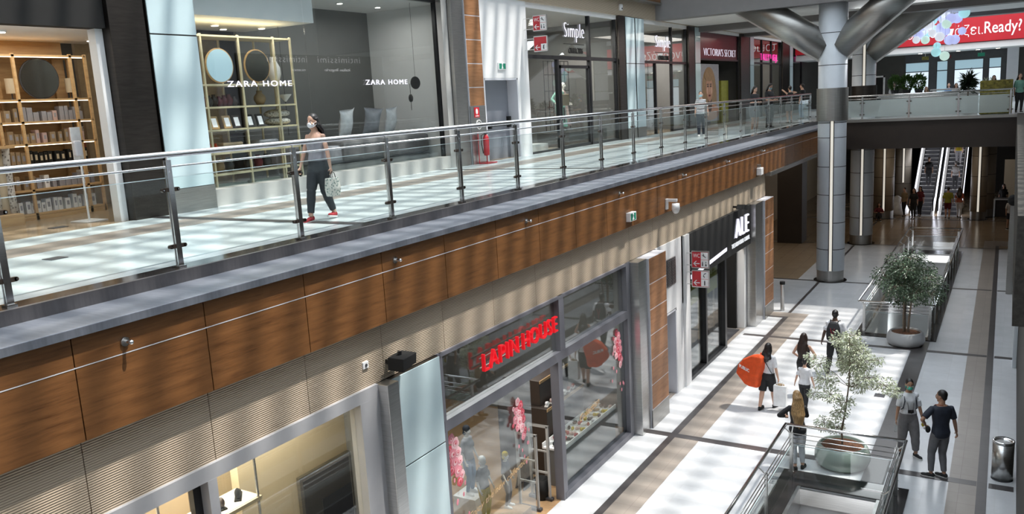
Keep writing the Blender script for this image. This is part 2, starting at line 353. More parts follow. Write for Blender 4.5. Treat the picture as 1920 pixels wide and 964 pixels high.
def organic(name, mb, mats, parent=None, voxel=0.012, smooth=4, world=False, decimate=None, cut=None):
    """overlapping closed shapes fused into one continuous smooth skin (voxel remesh, baked)"""
    me = mb.mesh(name, mats, False, (0, 0, 0)); o = bpy.data.objects.new(name, me); COL.objects.link(o)
    r = o.modifiers.new('r', 'REMESH'); r.mode = 'VOXEL'; r.voxel_size = voxel; r.use_smooth_shade = True
    s = o.modifiers.new('s', 'SMOOTH'); s.factor = 0.5; s.iterations = smooth
    dg = bpy.context.evaluated_depsgraph_get(); nm = bpy.data.meshes.new_from_object(o.evaluated_get(dg)); bpy.data.objects.remove(o); bpy.data.meshes.remove(me)
    nm.name = name
    if not nm.materials: nm.materials.append(MATS[mats if isinstance(mats, str) else mats[0]])
    if cut:
        bm = bmesh.new(); bm.from_mesh(nm)
        for co, no in cut:
            bmesh.ops.bisect_plane(bm, geom=bm.verts[:]+bm.edges[:]+bm.faces[:], plane_co=co, plane_no=no, clear_outer=True)
        bm.to_mesh(nm); bm.free()
    nm.polygons.foreach_set('use_smooth', [True]*len(nm.polygons))
    return link_mesh(name, nm, parent)

def word_split(mb, n):
    """split lettering into n words at its n-1 widest gaps (list of MB)"""
    if n < 2: return [mb]
    P = [Vector(p) for p in mb.v]; lo = P[0]; d = max(((q-r) for q in P[::7] for r in P[::7]), key=lambda v: v.length); d.z = 0; d = d.normalized()
    par = list(range(len(P)))
    def find(a):
        while par[a] != a: par[a] = par[par[a]]; a = par[a]
        return a
    for f in mb.f:
        for a in f[1:]: par[find(a)] = find(f[0])
    t = [p.dot(d) for p in P]; comp = {}
    for i in range(len(P)): comp.setdefault(find(i), []).append(i)
    iv = sorted((min(t[i] for i in c), max(t[i] for i in c), k) for k, c in comp.items())
    gaps = []; hi = iv[0][1]
    for q in range(1, len(iv)): gaps.append((iv[q][0]-hi, iv[q][0])); hi = max(hi, iv[q][1])
    cuts = sorted(g[1] for g in sorted(gaps, reverse=True)[:n-1]); out = [MB() for _ in range(n)]
    grp = {k: sum(a >= c-1e-6 for c in cuts) for a, b, k in iv}; idx = {}
    for i, p in enumerate(mb.v):
        g = grp[find(i)]; idx[i] = len(out[g].v); out[g].v.append(p)
    for f in mb.f:
        g = grp[find(f[0])]; out[g].f.append(tuple(idx[i] for i in f)); out[g].m.append(0)
    return out
# ------------------------------------------------------------------ setting: floors
def rects(x0, x1, y0, y1, holes):
    xs = sorted({x0, x1, *[h[0] for h in holes], *[h[1] for h in holes]}); ys = sorted({y0, y1, *[h[2] for h in holes], *[h[3] for h in holes]}); out = []
    for a, b in zip(xs, xs[1:]):
        for c, d in zip(ys, ys[1:]):
            mx, my = (a+b)/2, (c+d)/2
            if x0 <= a and b <= x1 and y0 <= c and d <= y1 and not any(h[0] < mx < h[1] and h[2] < my < h[3] for h in holes): out.append((a, b, c, d))
    return out
HOLES = [(-3.35, -1.85, -9, 15.85), (-3.75, -1.98, 27.3, 41.1)]
FL = MB()
for a, b, c, d in rects(-7.33, 5.3, -10, 43.2, HOLES): FL.box(a, b, c, d, -0.3, 0)
struct('floor', FL, 'white_marble')
struct('floor', MB().box(-24, -7.33, -10, 29.2, -0.3, 0.0), 'shop_parquet')
struct('floor', MB().box(-24, -7.33, 29.2, 34.4, -0.3, 0.0), 'white_marble')
struct('floor', MB().box(-24, -7.33, 34.4, 80, -0.3, 0.0).box(-7.33, 14, 43.2, 80, -0.3, 0.0).box(5.3, 14, -10, 43.2, -0.3, 0), 'beige_warmlit_floor')  # warm lighting of the far hall put into the tile colour
E = 0.004
def strip(n, m, *quads):
    mb = MB()
    for q in quads:
        if not isinstance(q[0], tuple): x0, x1, y0, y1 = q; q = [(x0, y0), (x1, y0), (x1, y1), (x0, y1)]
        mb.prism(q, 'z', 0.0005, E+ (0.002 if m == 'dark_granite' else 0))
    struct(n, mb, m)
strip('trim_1', 'taupe_stone', (-6.36, -5.8, -9, 28.5), (-7.3, -5.8, 28.5, 29.05), [(-0.74, 10), (-0.26, 10), (-0.47, 43.9), (-0.97, 43.9)], [(-0.97, 43.9), (0.2, 43.9), (0.2, 45.2), (-0.97, 45.2)], (-13, -9.2, 32.2, 34.2))
strip('trim_2', 'dark_granite', (-6.52, -6.36, -9, 28.35), (-7.1, -6.36, 28.33, 28.5), (-6.5, -6.4, 29.05, 60), (-2.30, -1.88, 16.55, 26.9), [(-0.26, 10), (-0.08, 10), (-0.35, 43.9), (-0.49, 43.9)],
      (-7.2, -6.52, 17.2, 17.42), (-6.36, -2.30, 17.2, 17.42), (-1.88, -0.315, 17.2, 17.42), (-0.115, 0.3, 17.2, 17.42), (-7.2, -6.52, 25.85, 26.05), (-6.36, -2.30, 25.85, 26.05), (-1.88, -0.375, 25.85, 26.05), (-0.19, 0.3, 25.85, 26.05),
      (-12, -3.95, 34.35, 34.5), (-1.75, -0.44, 34.35, 34.5), (-0.26, 0.3, 34.35, 34.5), (-12, 0.3, 43.05, 43.2), (-12, 0.3, 51.6, 51.75))
KB = MB()
for a, b, c, d in rects(-3.75, -1.42, -9, 16.5, [(-3.35, -1.85, -9.5, 15.85)])+rects(-4.0, -1.72, 26.95, 42.0, [HOLES[1]]): KB.box(a, b, c, d, 0.001, 0.03)
struct('trim_3', KB, 'black_granite')
# basement seen through the openings
struct('floor', MB().box(-9, 4, -10, 46, -5.3, -5.0), 'dark_granite')
SH = MB()
for h in HOLES: SH.box(h[0]-.12, h[0]-0.002, h[2], h[3], -5, -0.3).box(h[0]-.12, h[1]+.12, h[3]+0.002, h[3]+.12, -5, -0.3)
SH.box(-1.86, -1.98+.12+.02, 27.3, 34, -2.2, -0.3)
struct('wall_basement', SH, 'white_wall')
struct('wall_basement', MB().box(-9, 4, 46, 46.2, -5, 0-.3).box(-9, -8.8, -10, 46, -5, -.3).box(3.8, 4, -10, 46, -5, -.3), 'interior_cream')
EDG = MB()
for h in HOLES:
    EDG.box(h[0], h[0]+.06, h[2], h[3], -.42, 0.02).box(h[1]-.06, h[1], h[2], h[3], -.42, 0.02).box(h[0], h[1], h[3]-.06, h[3], -.34, -0.02)
struct('trim_4', EDG, 'steel')
# upper level
struct('floor', MB().box(-24, -13.1, -10, 60, 5.8, 6.1), 'beige_warmlit_floor')
struct('floor', MB().box(-13.1, -7.85, -10, 60, 5.8, 6.1).box(-7.85, -7.1, 41.05, 60, 5.8, 6.1).box(-24, 12, 60, 85, 5.8, 6.1).box(-7.1, 5.3, 41.05, 60, 5.8, 6.1).box(0.2, 5.3, 11, 41.05, 5.8, 6.1).box(0.6, 5.3, -10, 11, 5.8, 6.1), 'pale_stone')
def ustrip(n, m, *quads):
    mb = MB()
    for x0, x1, y0, y1 in quads: mb.box(x0, x1, y0, y1, 6.1005, 6.104+(0.002 if m != 'taupe_stone' else 0))
    struct(n, mb, m)
ustrip('trim_5', 'taupe_stone', (-12.1, -11.25, -9, 58))
ustrip('trim_6', 'dark_granite', (-13.05, -8.3, 9.25, 9.45), (-13.05, -8.3, 18.05, 18.22), (-13.05, -8.3, 26.7, 26.87), (-13.05, -8.3, 35.4, 35.55))
ustrip('trim_7', 'black_granite', (-8.28, -7.9, -9, 41.0))
struct('trim_8', MB().box(-7.9, -7.84, -10, 41.05, 5.97, 6.125), 'kerb_metal')
struct('trim_9', MB().box(-7.84, -7.08, -10, 41.05, 5.90, 5.985), 'coping_metal', None, 0.006)
# wood fascia panels and ribbed cladding, left
for k, (z0, z1) in enumerate(((4.92, 5.60), (5.615, 5.895))):
    mb = MB(); y = 4.11-1.44*6
    while y < 40.9:
        mb.box(-7.35, -7.15, y+.006, min(y+1.434, 41.0), z0, z1); y += 1.44
    struct('trim_%d' % (10+k), mb, 'walnut_panel')
struct('trim_12', MB().box(-7.36, -7.17, -4.5, 41, 4.93, 5.9), 'joint_dark')
struct('trim_13', MB().box(-7.36, -7.147, -4.5, 41, 5.604, 5.612), 'lavender_wall')
mb = MB(); y = 4.14-1.44*4
while y < 28.9: mb.box(-7.6, -7.30, y+.005, min(y+1.435, 29.12), 4.1, 4.93); y += 1.44
struct('wall_left', mb, 'ribbed_beige')
struct('wall_left', MB().box(-7.62, -7.345, -4, 29.1, 4.1, 4.93), 'joint_dark')
struct('wall_left', MB().box(-7.9, -7.36, 29.2, 41, 4.80, 4.93).box(-7.36, -7.1, 29.12, 41.0, 4.78, 4.915), 'dull_steel')
# floor slab underside / ceilings of ground level
struct('ceiling', MB().box(-24, -7.62, -10, 41, 4.8, 5.8), 'soffit_white')
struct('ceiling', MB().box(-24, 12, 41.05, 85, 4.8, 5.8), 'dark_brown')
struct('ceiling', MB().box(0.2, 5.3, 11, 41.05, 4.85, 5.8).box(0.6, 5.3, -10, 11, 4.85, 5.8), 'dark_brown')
struct('trim_14', MB().box(-7.1, 5.3, 40.98, 41.05, 4.78, 6.02), 'dark_brown')
struct('trim_15', MB().box(-7.84, 0.1, 40.9, 41.1, 6.0, 6.12), 'dull_steel')
# right-hand balcony edge: stone-topped kerb and steel fascia
struct('wall_right', MB().box(0.08, 0.2, 11, 41.0, 4.85, 6.1), 'mosaic_stone')
struct('trim_18', MB().box(0.08, 0.62, 11, 41.0, 6.1, 6.15), 'mosaic_stone')
struct('wall_right', MB().box(0.34, 0.47, -10, 50, 0, 4.85), 'interior_dark')
struct('wall_right', MB().box(5.3, 5.5, -10, 85, 0, 19), 'white_wall')
struct('wall_back', MB().box(-24, 5.5, -10.2, -10, -5, 19), 'grey_wall')
# upper shop row, solid pieces
struct('wall_left', MB().box(-24, -23.8, -10, 85, 0, 19), 'interior_cream')
struct('wall_left', MB().box(-13.35, -13.02, 20.3, 60, 10.78, 11.6).box(-13.35, -13.1, -10, 20.3, 10.6, 19).box(-13.35, -13.1, 20.3, 34, 11.6, 19), 'ribbed_beige')
struct('wall_left', MB().box(-13.35, -13.05, 20.32, 20.5, 6.1, 10.8).box(-13.35, -13.05, 22.42, 23.12, 6.1, 10.8).box(-13.35, -13.05, 20.5, 22.42, 8.48, 10.8), 'white_wall')
mb = MB(); y = 14.0
while y < 38.0: mb.box(-13.0, -12.78, y, min(y+1.99, 38.05), 11.45, 13.4); y += 2.0
struct('trim_16', mb, 'walnut_panel')
struct('trim_17', MB().box(-13.02, -12.74, 14, 38.05, 11.38, 11.45), 'dull_steel')
# roof over the far half, beam and soffits
struct('ceiling', MB().box(-13.1, 5.3, 34.7, 47.3, 10.8, 11.1).box(-24, -13.1, -10, 60, 10.62, 10.9), 'soffit_white')
struct('ceiling', MB().box(-13.05, 5.3, 34.0, 34.7, 10.78, 19), 'beam_grey')
struct('ceiling', MB().box(-13.05, 5.3, 47.3, 48.2, 10.62, 13.6), 'taupe_paint')
struct('ceiling', MB().box(-13.05, 5.3, 39.5, 40.2, 10.55, 10.8), 'taupe_paint')
struct('ceiling', MB().box(-24, 12, 48.2, 85, 13.3, 13.6), 'beam_grey')
# glazed roof: steel grid that throws the striped light
mb = MB(); y = -9.8
while y < 34:
    mb.box(-13.0, 5.3, y, y+0.17, 18.95, 19.15); y += 0.62
x = -13.0
while x < 5.2:
    mb.box(x, x+0.12, -9.8, 34, 19.15, 19.4); x += 1.1
struct('ceiling', mb, 'steel')
# far end
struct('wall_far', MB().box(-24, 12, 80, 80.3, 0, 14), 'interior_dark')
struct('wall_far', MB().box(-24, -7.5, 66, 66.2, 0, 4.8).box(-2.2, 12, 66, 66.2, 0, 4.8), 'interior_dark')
struct('wall_far', MB().box(-24, -6.6, 64, 64.3, 6.1, 13.3), 'interior_dark')
mb = MB().box(-6.6, -0.6, 64, 64.3, 8.88, 9.45)
for a, b in ((-5.1, -4.68), (-3.98, -3.63), (-1.9, -1.63), (-0.88, -0.6)): mb.box(a, b, 64, 64.3, 6.1, 8.88)
struct('wall_far', mb, 'charcoal')
struct('wall_far', MB().box(-0.6, 0.05, 63.8, 64.3, 6.1, 9.6), 'lavender_wall')
struct('wall_far', MB().box(0.05, 5.3, 64, 64.2, 6.1, 9.45), 'interior_dark')
struct('ceiling', MB().box(-13, 5.3, 60.1, 64, 9.45, 9.82), 'soffit_white')
for i, (x0, x1) in enumerate(((-6.6, -5.1), (-4.68, -3.98), (-3.63, -1.9), (-1.63, -0.88))):
    w = struct('window_%d' % (20+i), MB().box(x0, x1, 64.1, 64.16, 8.25, 8.31).box(x0, x0+.05, 64.1, 64.16, 6.1, 8.88).box(x1-.05, x1, 64.1, 64.16, 6.1, 8.88), 'charcoal')
    struct('window_pane', MB().box(x0+.05, x1-.05, 64.12, 64.14, 8.31, 8.88), 'day_blue', w); struct('window_pane', MB().box(x0+.05, x1-.05, 64.12, 64.14, 6.15, 8.25), 'day_window' if i in (2, 3) else 'day_blue' if i == 1 else 'day_window', w)
area('basement_fill', (-2.6, 11.0, -1.6), 1.2, 1.2, 24, (.95, .97, 1), (math.radians(90), 0, 0)); area('basement_fill', (-2.8, 33, -1.8), 1.5, 1.5, 60, (.95, .97, 1), (math.radians(90), 0, 0))  # unseen fill lamps added to brighten the walls of the floor openings
# ground-level far walls
struct('wall_left', MB().box(-12.2, -12.0, 44.5, 66, 0, 4.8).box(-16, -15.8, 29.2, 66, 0, 4.8), 'interior_cream')
struct('wall_left', MB().box(-16, -7.75, 29.05, 29.2, 0, 4.8), 'dark_brown')
struct('wall_left', MB().box(-10.1, -8.9, 42.7, 43.85, 0, 4.8), 'dark_brown')
struct('wall_left', MB().box(-7.75, -7.33, 29.12, 29.35, 0, 4.1), 'dark_steel')

# ------------------------------------------------------------------ shop fronts, ground level
GX = -7.33
def frame(name, bars, mat, x0=-7.42, x1=-7.30, parent=None, bevel=0):
    mb = MB()
    for k, (y0, y1, z0, z1) in enumerate(bars): mb.box(x0-.0012*k, x1+.0012*k, y0, y1, z0, z1)
    return struct(name, mb, mat, parent, bevel)
def pane(y0, y1, z0, z1, x=-7.37, mat='lower_glass', parent=None, name='window_pane'):
    return struct(name, MB().box(x-.006, x+.006, y0, y1, z0, z1), mat, parent)
# shoe shop window
w = frame('window_1', [(-3, 8.25, 3.93, 4.1), (7.87, 8.25, 0, 3.93), (5.40, 5.52, 0, 3.93), (-3, 8.25, 0, 0.12)], 'frame_light', -7.45, -7.25)
pane(5.52, 7.87, 0.12, 3.93, parent=w, mat='shop_glass'); pane(-3, 4.0, 0.12, 3.93, parent=w, mat='shop_glass')
struct('window_mullion', MB().box(-7.46, -7.38, 5.30, 5.40, 0, 3.93), 'black_metal', w)
# children's clothes shop window
w = frame('window_2', [(9.64, 9.76, 0, 4.1), (13.42, 13.58, 0, 2.86), (13.55, 13.75, 2.9, 4.1), (16.78, 17.0, 0, 4.1), (9.7, 16.9, 2.84, 3.02), (13.5, 16.9, 0, 0.13), (9.7, 16.9, 4.04, 4.1)], 'frame_metal', -7.44, -7.26)
pane(9.76, 13.55, 3.02, 4.05, parent=w); pane(13.75, 16.78, 3.02, 4.05, parent=w); pane(13.58, 16.78, 0.13, 2.84, parent=w); pane(9.76, 12.55, 0.02, 2.84, parent=w, x=-7.40)
# ALE window
w = frame('window_3', [(20.95, 21.03, 0, 2.8), (22.36, 22.48, 0, 2.8), (24.18, 24.36, 0, 2.8), (20.95, 24.3, 0, 0.10)], 'black_metal', -7.44, -7.26)
pane(21.03, 22.36, 0.1, 2.8, parent=w, mat='lower_glass'); pane(22.48, 24.18, 0.1, 2.8, parent=w, mat='lower_glass')
# walls of the facade
struct('wall_left', MB().box(-7.6, -7.28, 18.65, 20.93, 2.32, 4.1).box(-7.6, -7.28, 20.02, 20.45, 0, 2.32).box(-7.6, -7.22, 20.55, 20.93, 0, 4.1).box(-7.6, -7.28, 20.45, 20.55, 0, 4.1), 'white_wall')
struct('wall_left', MB().box(-7.75, -7.53, 8.49, 9.64, 0, 4.1), 'grey_wall')
# party walls between shops (ground level)
struct('wall_left', MB().box(-15.8, -7.6, 9.1, 9.3, 0, 4.8).box(-15.8, -7.6, 17.3, 17.5, 0, 4.8).box(-15.8, -7.75, 18.35, 18.45, 0, 4.8).box(-15.8, -7.6, 20.6, 20.8, 0, 4.8), 'interior_grey')
struct('wall_left', MB().box(-10.2, -10.0, -4, 9.1, 0, 4.8), 'interior_cream')
struct('wall_left', MB().box(-13.2, -13.0, 9.3, 17.3, 0, 4.8).box(-13.2, -13.0, 20.8, 29.05, 0, 4.8), 'interior_grey')
struct('ceiling', MB().box(-10, -7.6, -4, 9.1, 4.0, 4.1).box(-13, -7.6, 9.3, 17.3, 4.06, 4.16).box(-13, -7.6, 20.8, 29.05, 4.06, 4.16), 'interior_cream')
# pilasters: steel, teal glass, walnut tiles
def pil_steel(y0, y1, x1, z0, z1, mat, label, x0=None):
    return solo('pilaster', MB().box(x0 if x0 is not None else (x1-.35 if z0 < 5 else max(x1-.35, -13.095)), x1, y0, y1, z0, z1), mat, label, 'pilaster', None, 0.008)
pil_steel(8.25, 8.49, -7.08, 0, 4.09, 'steel', 'narrow steel pilaster between the shoe shop window and the pale blue panel, lower level')
pil_steel(17.0, 17.48, -7.05, 0, 4.09, 'steel', 'steel pilaster right of the red lettered shop, beside walnut tiles, lower level')
pil_steel(26.92, 27.9, -7.05, 0, 4.09, 'steel', 'steel pilaster right of the black ALE shop sign, lower level', -7.6)
def tile_column(x1, y0, y1, z0, z1, zb, h, label, phase=0):
    t = thing('tiled_column', label, 'column', ((x1-.2), (y0+y1)/2, zb))
    obj('core', MB().box(x1-.35 if zb < 5 else -13.045, x1-.005, y0, y1, zb, z1), 'lavender_wall', t)
    z = z1
    while z > z0+.05:
        obj('wood_tile', MB().box(x1-.02, x1, y0+.015, y1-.015, max(z-h+.018, z0), z-.006), 'walnut_tile', t, 0.002); z -= h
    obj('base_plate', MB().box(x1-.02, x1+.002, y0, y1, zb, z0-.01), 'dull_steel' if zb < 1 else 'steel', t); return t
tile_column(-7.0, 17.5, 18.6, 0.45, 4.08, 0, 0.605, 'walnut tiled column between the red lettered shop and the white wall')
tile_column(-7.0, 27.92, 29.08, 0.45, 4.08, 0, 0.605, 'walnut tiled column at the far corner past the ALE shop')
tile_column(-12.93, 19.52, 20.3, 7.72, 10.8, 6.1, 0.645, 'walnut tiled column above the fire extinguisher, upper level')
def blue_panel(y0, y1, x1, z0, z1, seam, zb, label):
    t = thing('glass_clad_pilaster', label, 'pilaster', (x1-.15, (y0+y1)/2, zb))
    obj('core', MB().box(x1-.3 if zb < 5 else max(x1-.3, -13.095), x1-.02, y0, y1, zb, z1), 'dark_steel', t)
    obj('glass_panel', MB().box(x1-.02, x1, y0+.01, y1-.01, z0, seam-.012), 'blue_glass_panel', t, 0.003); obj('glass_panel', MB().box(x1-.02, x1, y0+.01, y1-.01, seam+.012, z1), 'blue_glass_panel', t, 0.003)
    obj('steel_base', MB().box(x1-.02, x1, y0, y1, zb, z0-.01), 'dull_steel', t); return t
blue_panel(8.49, 9.62, -7.20, 0.3, 4.09, 2.74, 0, 'pale blue glass pilaster left of the red lettered shop, lower level')
blue_panel(9.66, 10.66, -12.95, 6.55, 11.0, 9.27, 6.1, 'pale blue glass pilaster beside the homeware shop entrance, upper level')
blue_panel(30.72, 31.62, -12.98, 6.5, 10.75, 9.0, 6.1, 'left pale blue glass pilaster between the two Simple windows')
blue_panel(31.72, 32.6, -12.98, 6.5, 10.75, 9.0, 6.1, 'right pale blue glass pilaster between the two Simple windows')
blue_panel(38.95, 39.7, -12.98, 6.5, 10.75, 9.1, 6.1, 'pale blue glass pilaster left of the dark red underwear shop')
blue_panel(48.5, 49.3, -12.98, 6.5, 10.75, 9.1, 6.1, 'pale blue glass pilaster right of the dark red underwear shop')
blue_panel(58.3, 59.2, -12.98, 6.5, 10.75, 9.1, 6.1, 'pale blue glass pilaster past the pink lettered shop')
pil_steel(8.95, 9.64, -13.0, 6.1, 10.59, 'dark_steel', 'wide dark steel pilaster beside the homeware shop entrance', -13.6)
pil_steel(18.95, 19.5, -12.97, 6.1, 10.6, 'dull_steel', 'grey steel pilaster left of the walnut tiles, upper level')
pil_steel(18.68, 18.93, -13.101, 6.1, 10.6, 'stone_white', 'narrow pale stone pier at the right end of the homeware window')
pil_steel(30.1, 30.7, -13.0, 6.1, 10.75, 'dark_steel', 'dark pilaster right of the nearer Simple shop window')
pil_steel(38.1, 38.93, -13.0, 6.1, 10.75, 'dark_steel', 'dark pilaster right of the farther Simple shop window')
pil_steel(46.7, 48.45, -13.0, 6.1, 10.75, 'dark_steel', 'dark pilaster right of the underwear shop portrait poster')
pil_steel(56.4, 58.2, -13.0, 6.1, 10.75, 'dark_steel', 'dark pilaster right of the pink lettered shop')
pil_steel(25.1, 25.9, 0.24, 0, 4.85, 'column_grey', 'steel pilaster at the right edge of the picture, nearer one', 0.335)
pil_steel(35.0, 35.6, 0.2, 0, 3.4, 'column_grey', 'grey steel pilaster on the right wall, farther one', 0.335)

# ------------------------------------------------------------------ shop fronts, upper level
UX = -13.15
def uframe(name, bars, mat='black_metal', parent=None): return frame(name, bars, mat, UX-.08, UX+.04, parent)
def upane(y0, y1, z0, z1, parent, mat='shop_glass'): return pane(y0, y1, z0, z1, UX-.02, mat, parent)
struct('baseboard_left', MB().box(-13.5, -13.1, 10.66, 18.68, 6.1, 6.42), 'stone_white')
w = frame('window_4', [(10.66, 10.72, 6.42, 10.6), (18.6, 18.68, 6.42, 10.6), (10.66, 18.68, 10.45, 10.6)], 'black_metal', -13.36, -13.26)
pane(10.72, 13.78, 6.42, 10.45, -13.31, 'shop_glass', w); pane(13.80, 18.6, 6.42, 10.45, -13.31, 'shop_glass', w)
struct('door_1', MB().box(-13.35, -13.1, -9, 8.94, 9.34, 10.59), 'black')
struct('trim_19', MB().box(-13.1, -13.05, -9, 8.95, 10.5, 12), 'black')
struct('trim_20', MB().box(-13.4, -13.2, 8.80, 8.94, 6.1, 9.34), 'white_wall')
w = uframe('window_5', [(23.14, 23.22, 6.1, 10.75), (25.18, 25.3, 6.1, 9.15), (27.68, 27.8, 6.1, 10.75), (30.0, 30.1, 6.1, 10.75), (23.14, 30.1, 9.08, 9.2), (23.14, 30.1, 10.68, 10.78), (23.14, 25.2, 6.1, 6.16), (27.7, 30.1, 6.1, 6.18)])
upane(23.22, 25.18, 6.16, 9.08, w); upane(27.8, 30.0, 6.18, 9.08, w); upane(23.22, 27.68, 9.2, 10.68, w); upane(27.8, 30.0, 9.2, 10.68, w)
w = uframe('window_6', [(32.62, 32.7, 6.1, 10.75), (34.1, 34.2, 6.1, 9.15), (36.1, 36.2, 6.1, 10.75), (38.0, 38.1, 6.1, 10.75), (32.62, 38.1, 9.05, 9.15), (32.62, 38.1, 10.68, 10.78), (36.2, 38.1, 6.1, 6.18)])
upane(32.7, 34.1, 6.15, 9.05, w); upane(36.2, 38.0, 6.18, 9.05, w); upane(32.7, 36.1, 9.15, 10.68, w); upane(36.2, 38.0, 9.15, 10.68, w)
w = uframe('window_7', [(39.7, 39.85, 6.1, 10.75), (46.5, 46.7, 6.1, 10.75), (39.7, 46.7, 10.6, 10.78), (39.85, 46.5, 9.28, 9.36)])
struct('window_panel', MB().box(UX-.06, UX-.02, 39.85, 46.5, 9.36, 10.6), 'dark_red', w)
w = uframe('window_8', [(49.3, 49.45, 6.1, 10.75), (51.6, 51.75, 6.1, 10.75), (53.9, 54.05, 6.1, 10.75), (56.3, 56.4, 6.1, 10.75), (49.3, 56.4, 10.6, 10.78), (49.3, 56.4, 9.2, 9.3)])
upane(49.45, 51.6, 6.15, 10.6, w); upane(54.05, 56.3, 6.15, 10.6, w); upane(51.75, 53.9, 9.3, 10.6, w)
w = uframe('window_9', [(59.2, 59.35, 6.1, 10.75), (62.5, 62.65, 6.1, 10.75), (59.3, 64, 10.6, 10.78)]); upane(59.35, 62.5, 6.15, 10.6, w)
# party walls, upper shops
struct('wall_left', MB().box(-23.8, -13.35, 23.0, 23.1, 6.1, 10.62).box(-23.8, -13.35, 30.4, 30.6, 6.1, 10.62).box(-23.8, -13.35, 38.4, 38.6, 6.1, 10.62).box(-23.8, -13.35, 47.4, 47.6, 6.1, 10.62).box(-23.8, -13.35, 57, 57.2, 6.1, 10.62).box(-17.5, -17.3, 23, 60, 6.1, 10.62), 'interior_grey')
struct('wall_left', MB().box(-23.8, -13.35, 19.55, 19.65, 6.1, 10.62), 'grey_wall')
# opposite gallery front (seen mirrored in the glass)
struct('wall_right', MB().box(5.15, 5.3, 28, 39, 6.1, 10.8), 'black')
struct('wall_right', MB().box(5.0, 5.3, 39, 41, 6.1, 10.8).box(5.0, 5.3, 26.8, 28, 6.1, 10.8).box(5.0, 5.3, 12, 16, 6.1, 10.8), 'lavender_wall')
struct('wall_right', MB().box(5.1, 5.3, 16, 26.8, 6.1, 10.8), 'interior_grey')
# ------------------------------------------------------------------ railings
def clamp(parent, c, along, w=0.095):
    a = Vector(along).normalized(); mb = MB()
    n = a.cross(Vector((0, 0, 1)))
    mb.obox(c, a*w, n*0.018, Vector((0, 0, .022))); mb.tube(Vector(c)+a*w-n*.018, Vector(c)+a*w+n*.018, .022, n=12); mb.tube(Vector(c)-a*w-n*.018, Vector(c)-a*w+n*.018, .022, n=12)
    o = obj('clamp', mb, 'bronze_clamp', parent)
    mb = MB()
    for s in (-1, 1): mb.tube(Vector(c)+a*w*s+n*.016, Vector(c)+a*w*s+n*.025, .009, n=8); mb.tube(Vector(c)+a*w*s-n*.016, Vector(c)+a*w*s-n*.025, .009, n=8)
    obj('bolt', mb, 'bright_steel', parent)
def gallery_rail(name, label, pts, z, zt, glass='rail_glass', detail=True, loc=None):
    """pts: post positions in a straight run"""
    t = thing(name, label, 'railing', (*(loc or pts[0]), z))
    P = [Vector((x, y, 0)) for x, y in pts]; a = (P[-1]-P[0]).normalized(); e = a*0.05
    up = lambda p, h: Vector((p.x, p.y, z+h))
    H = zt-z
    obj('handrail', MB().tube(up(P[0]-e, H), up(P[-1]+e, H), 0.034, n=16), 'bright_steel', t, smooth=True)
    obj('lower_rail', MB().tube(up(P[0]-e, H-.135), up(P[-1]+e, H-.135), 0.013, n=10), 'bright_steel', t, smooth=True)
    n = a.cross(Vector((0, 0, 1)))
    for i, p in enumerate(P):
        mb = MB()
        for s in (-1, 1): mb.obox(up(p, H/2-.03)+n*s*.022, a*.034, n*.006, Vector((0, 0, H/2-.03)))
        mb.tube(up(p, H-.2)+n*.02, up(p, H-.02), .012, n=8); mb.obox(up(p, .012), a*.05, n*.05, Vector((0, 0, .012)))
        po = obj('post', mb, 'bright_steel', t)
        if detail:
            for h in (H*.695, H*.195): clamp(po, up(p, h), a)
    for p, q in zip(P, P[1:]):
        mb = MB(); m = (p+q)/2; L = (q-p).length/2-.045
        mb.obox(up(m, (H*.80+.09)/2), a*L, n*.005, Vector((0, 0, (H*.80-.09)/2))); obj('glass_panel', mb, glass, t)
        obj('glass_edge', MB().obox(up(m, H*.80), a*L, n*.0055, Vector((0, 0, .004))), 'blue_glass_panel', t)
    return t
gallery_rail('glass_railing', 'long steel and glass railing along the left upper gallery edge', [(-8.1, 4.13+1.915*k) for k in range(-2, 20)], 6.105, 7.385, loc=(-8.1, 20))
gallery_rail('glass_railing', 'frosted glass railing across the far end of the upper gallery', [(-7.9+1.93*k, 41.2) for k in range(0, 5)], 6.12, 7.16, 'frosted_glass')
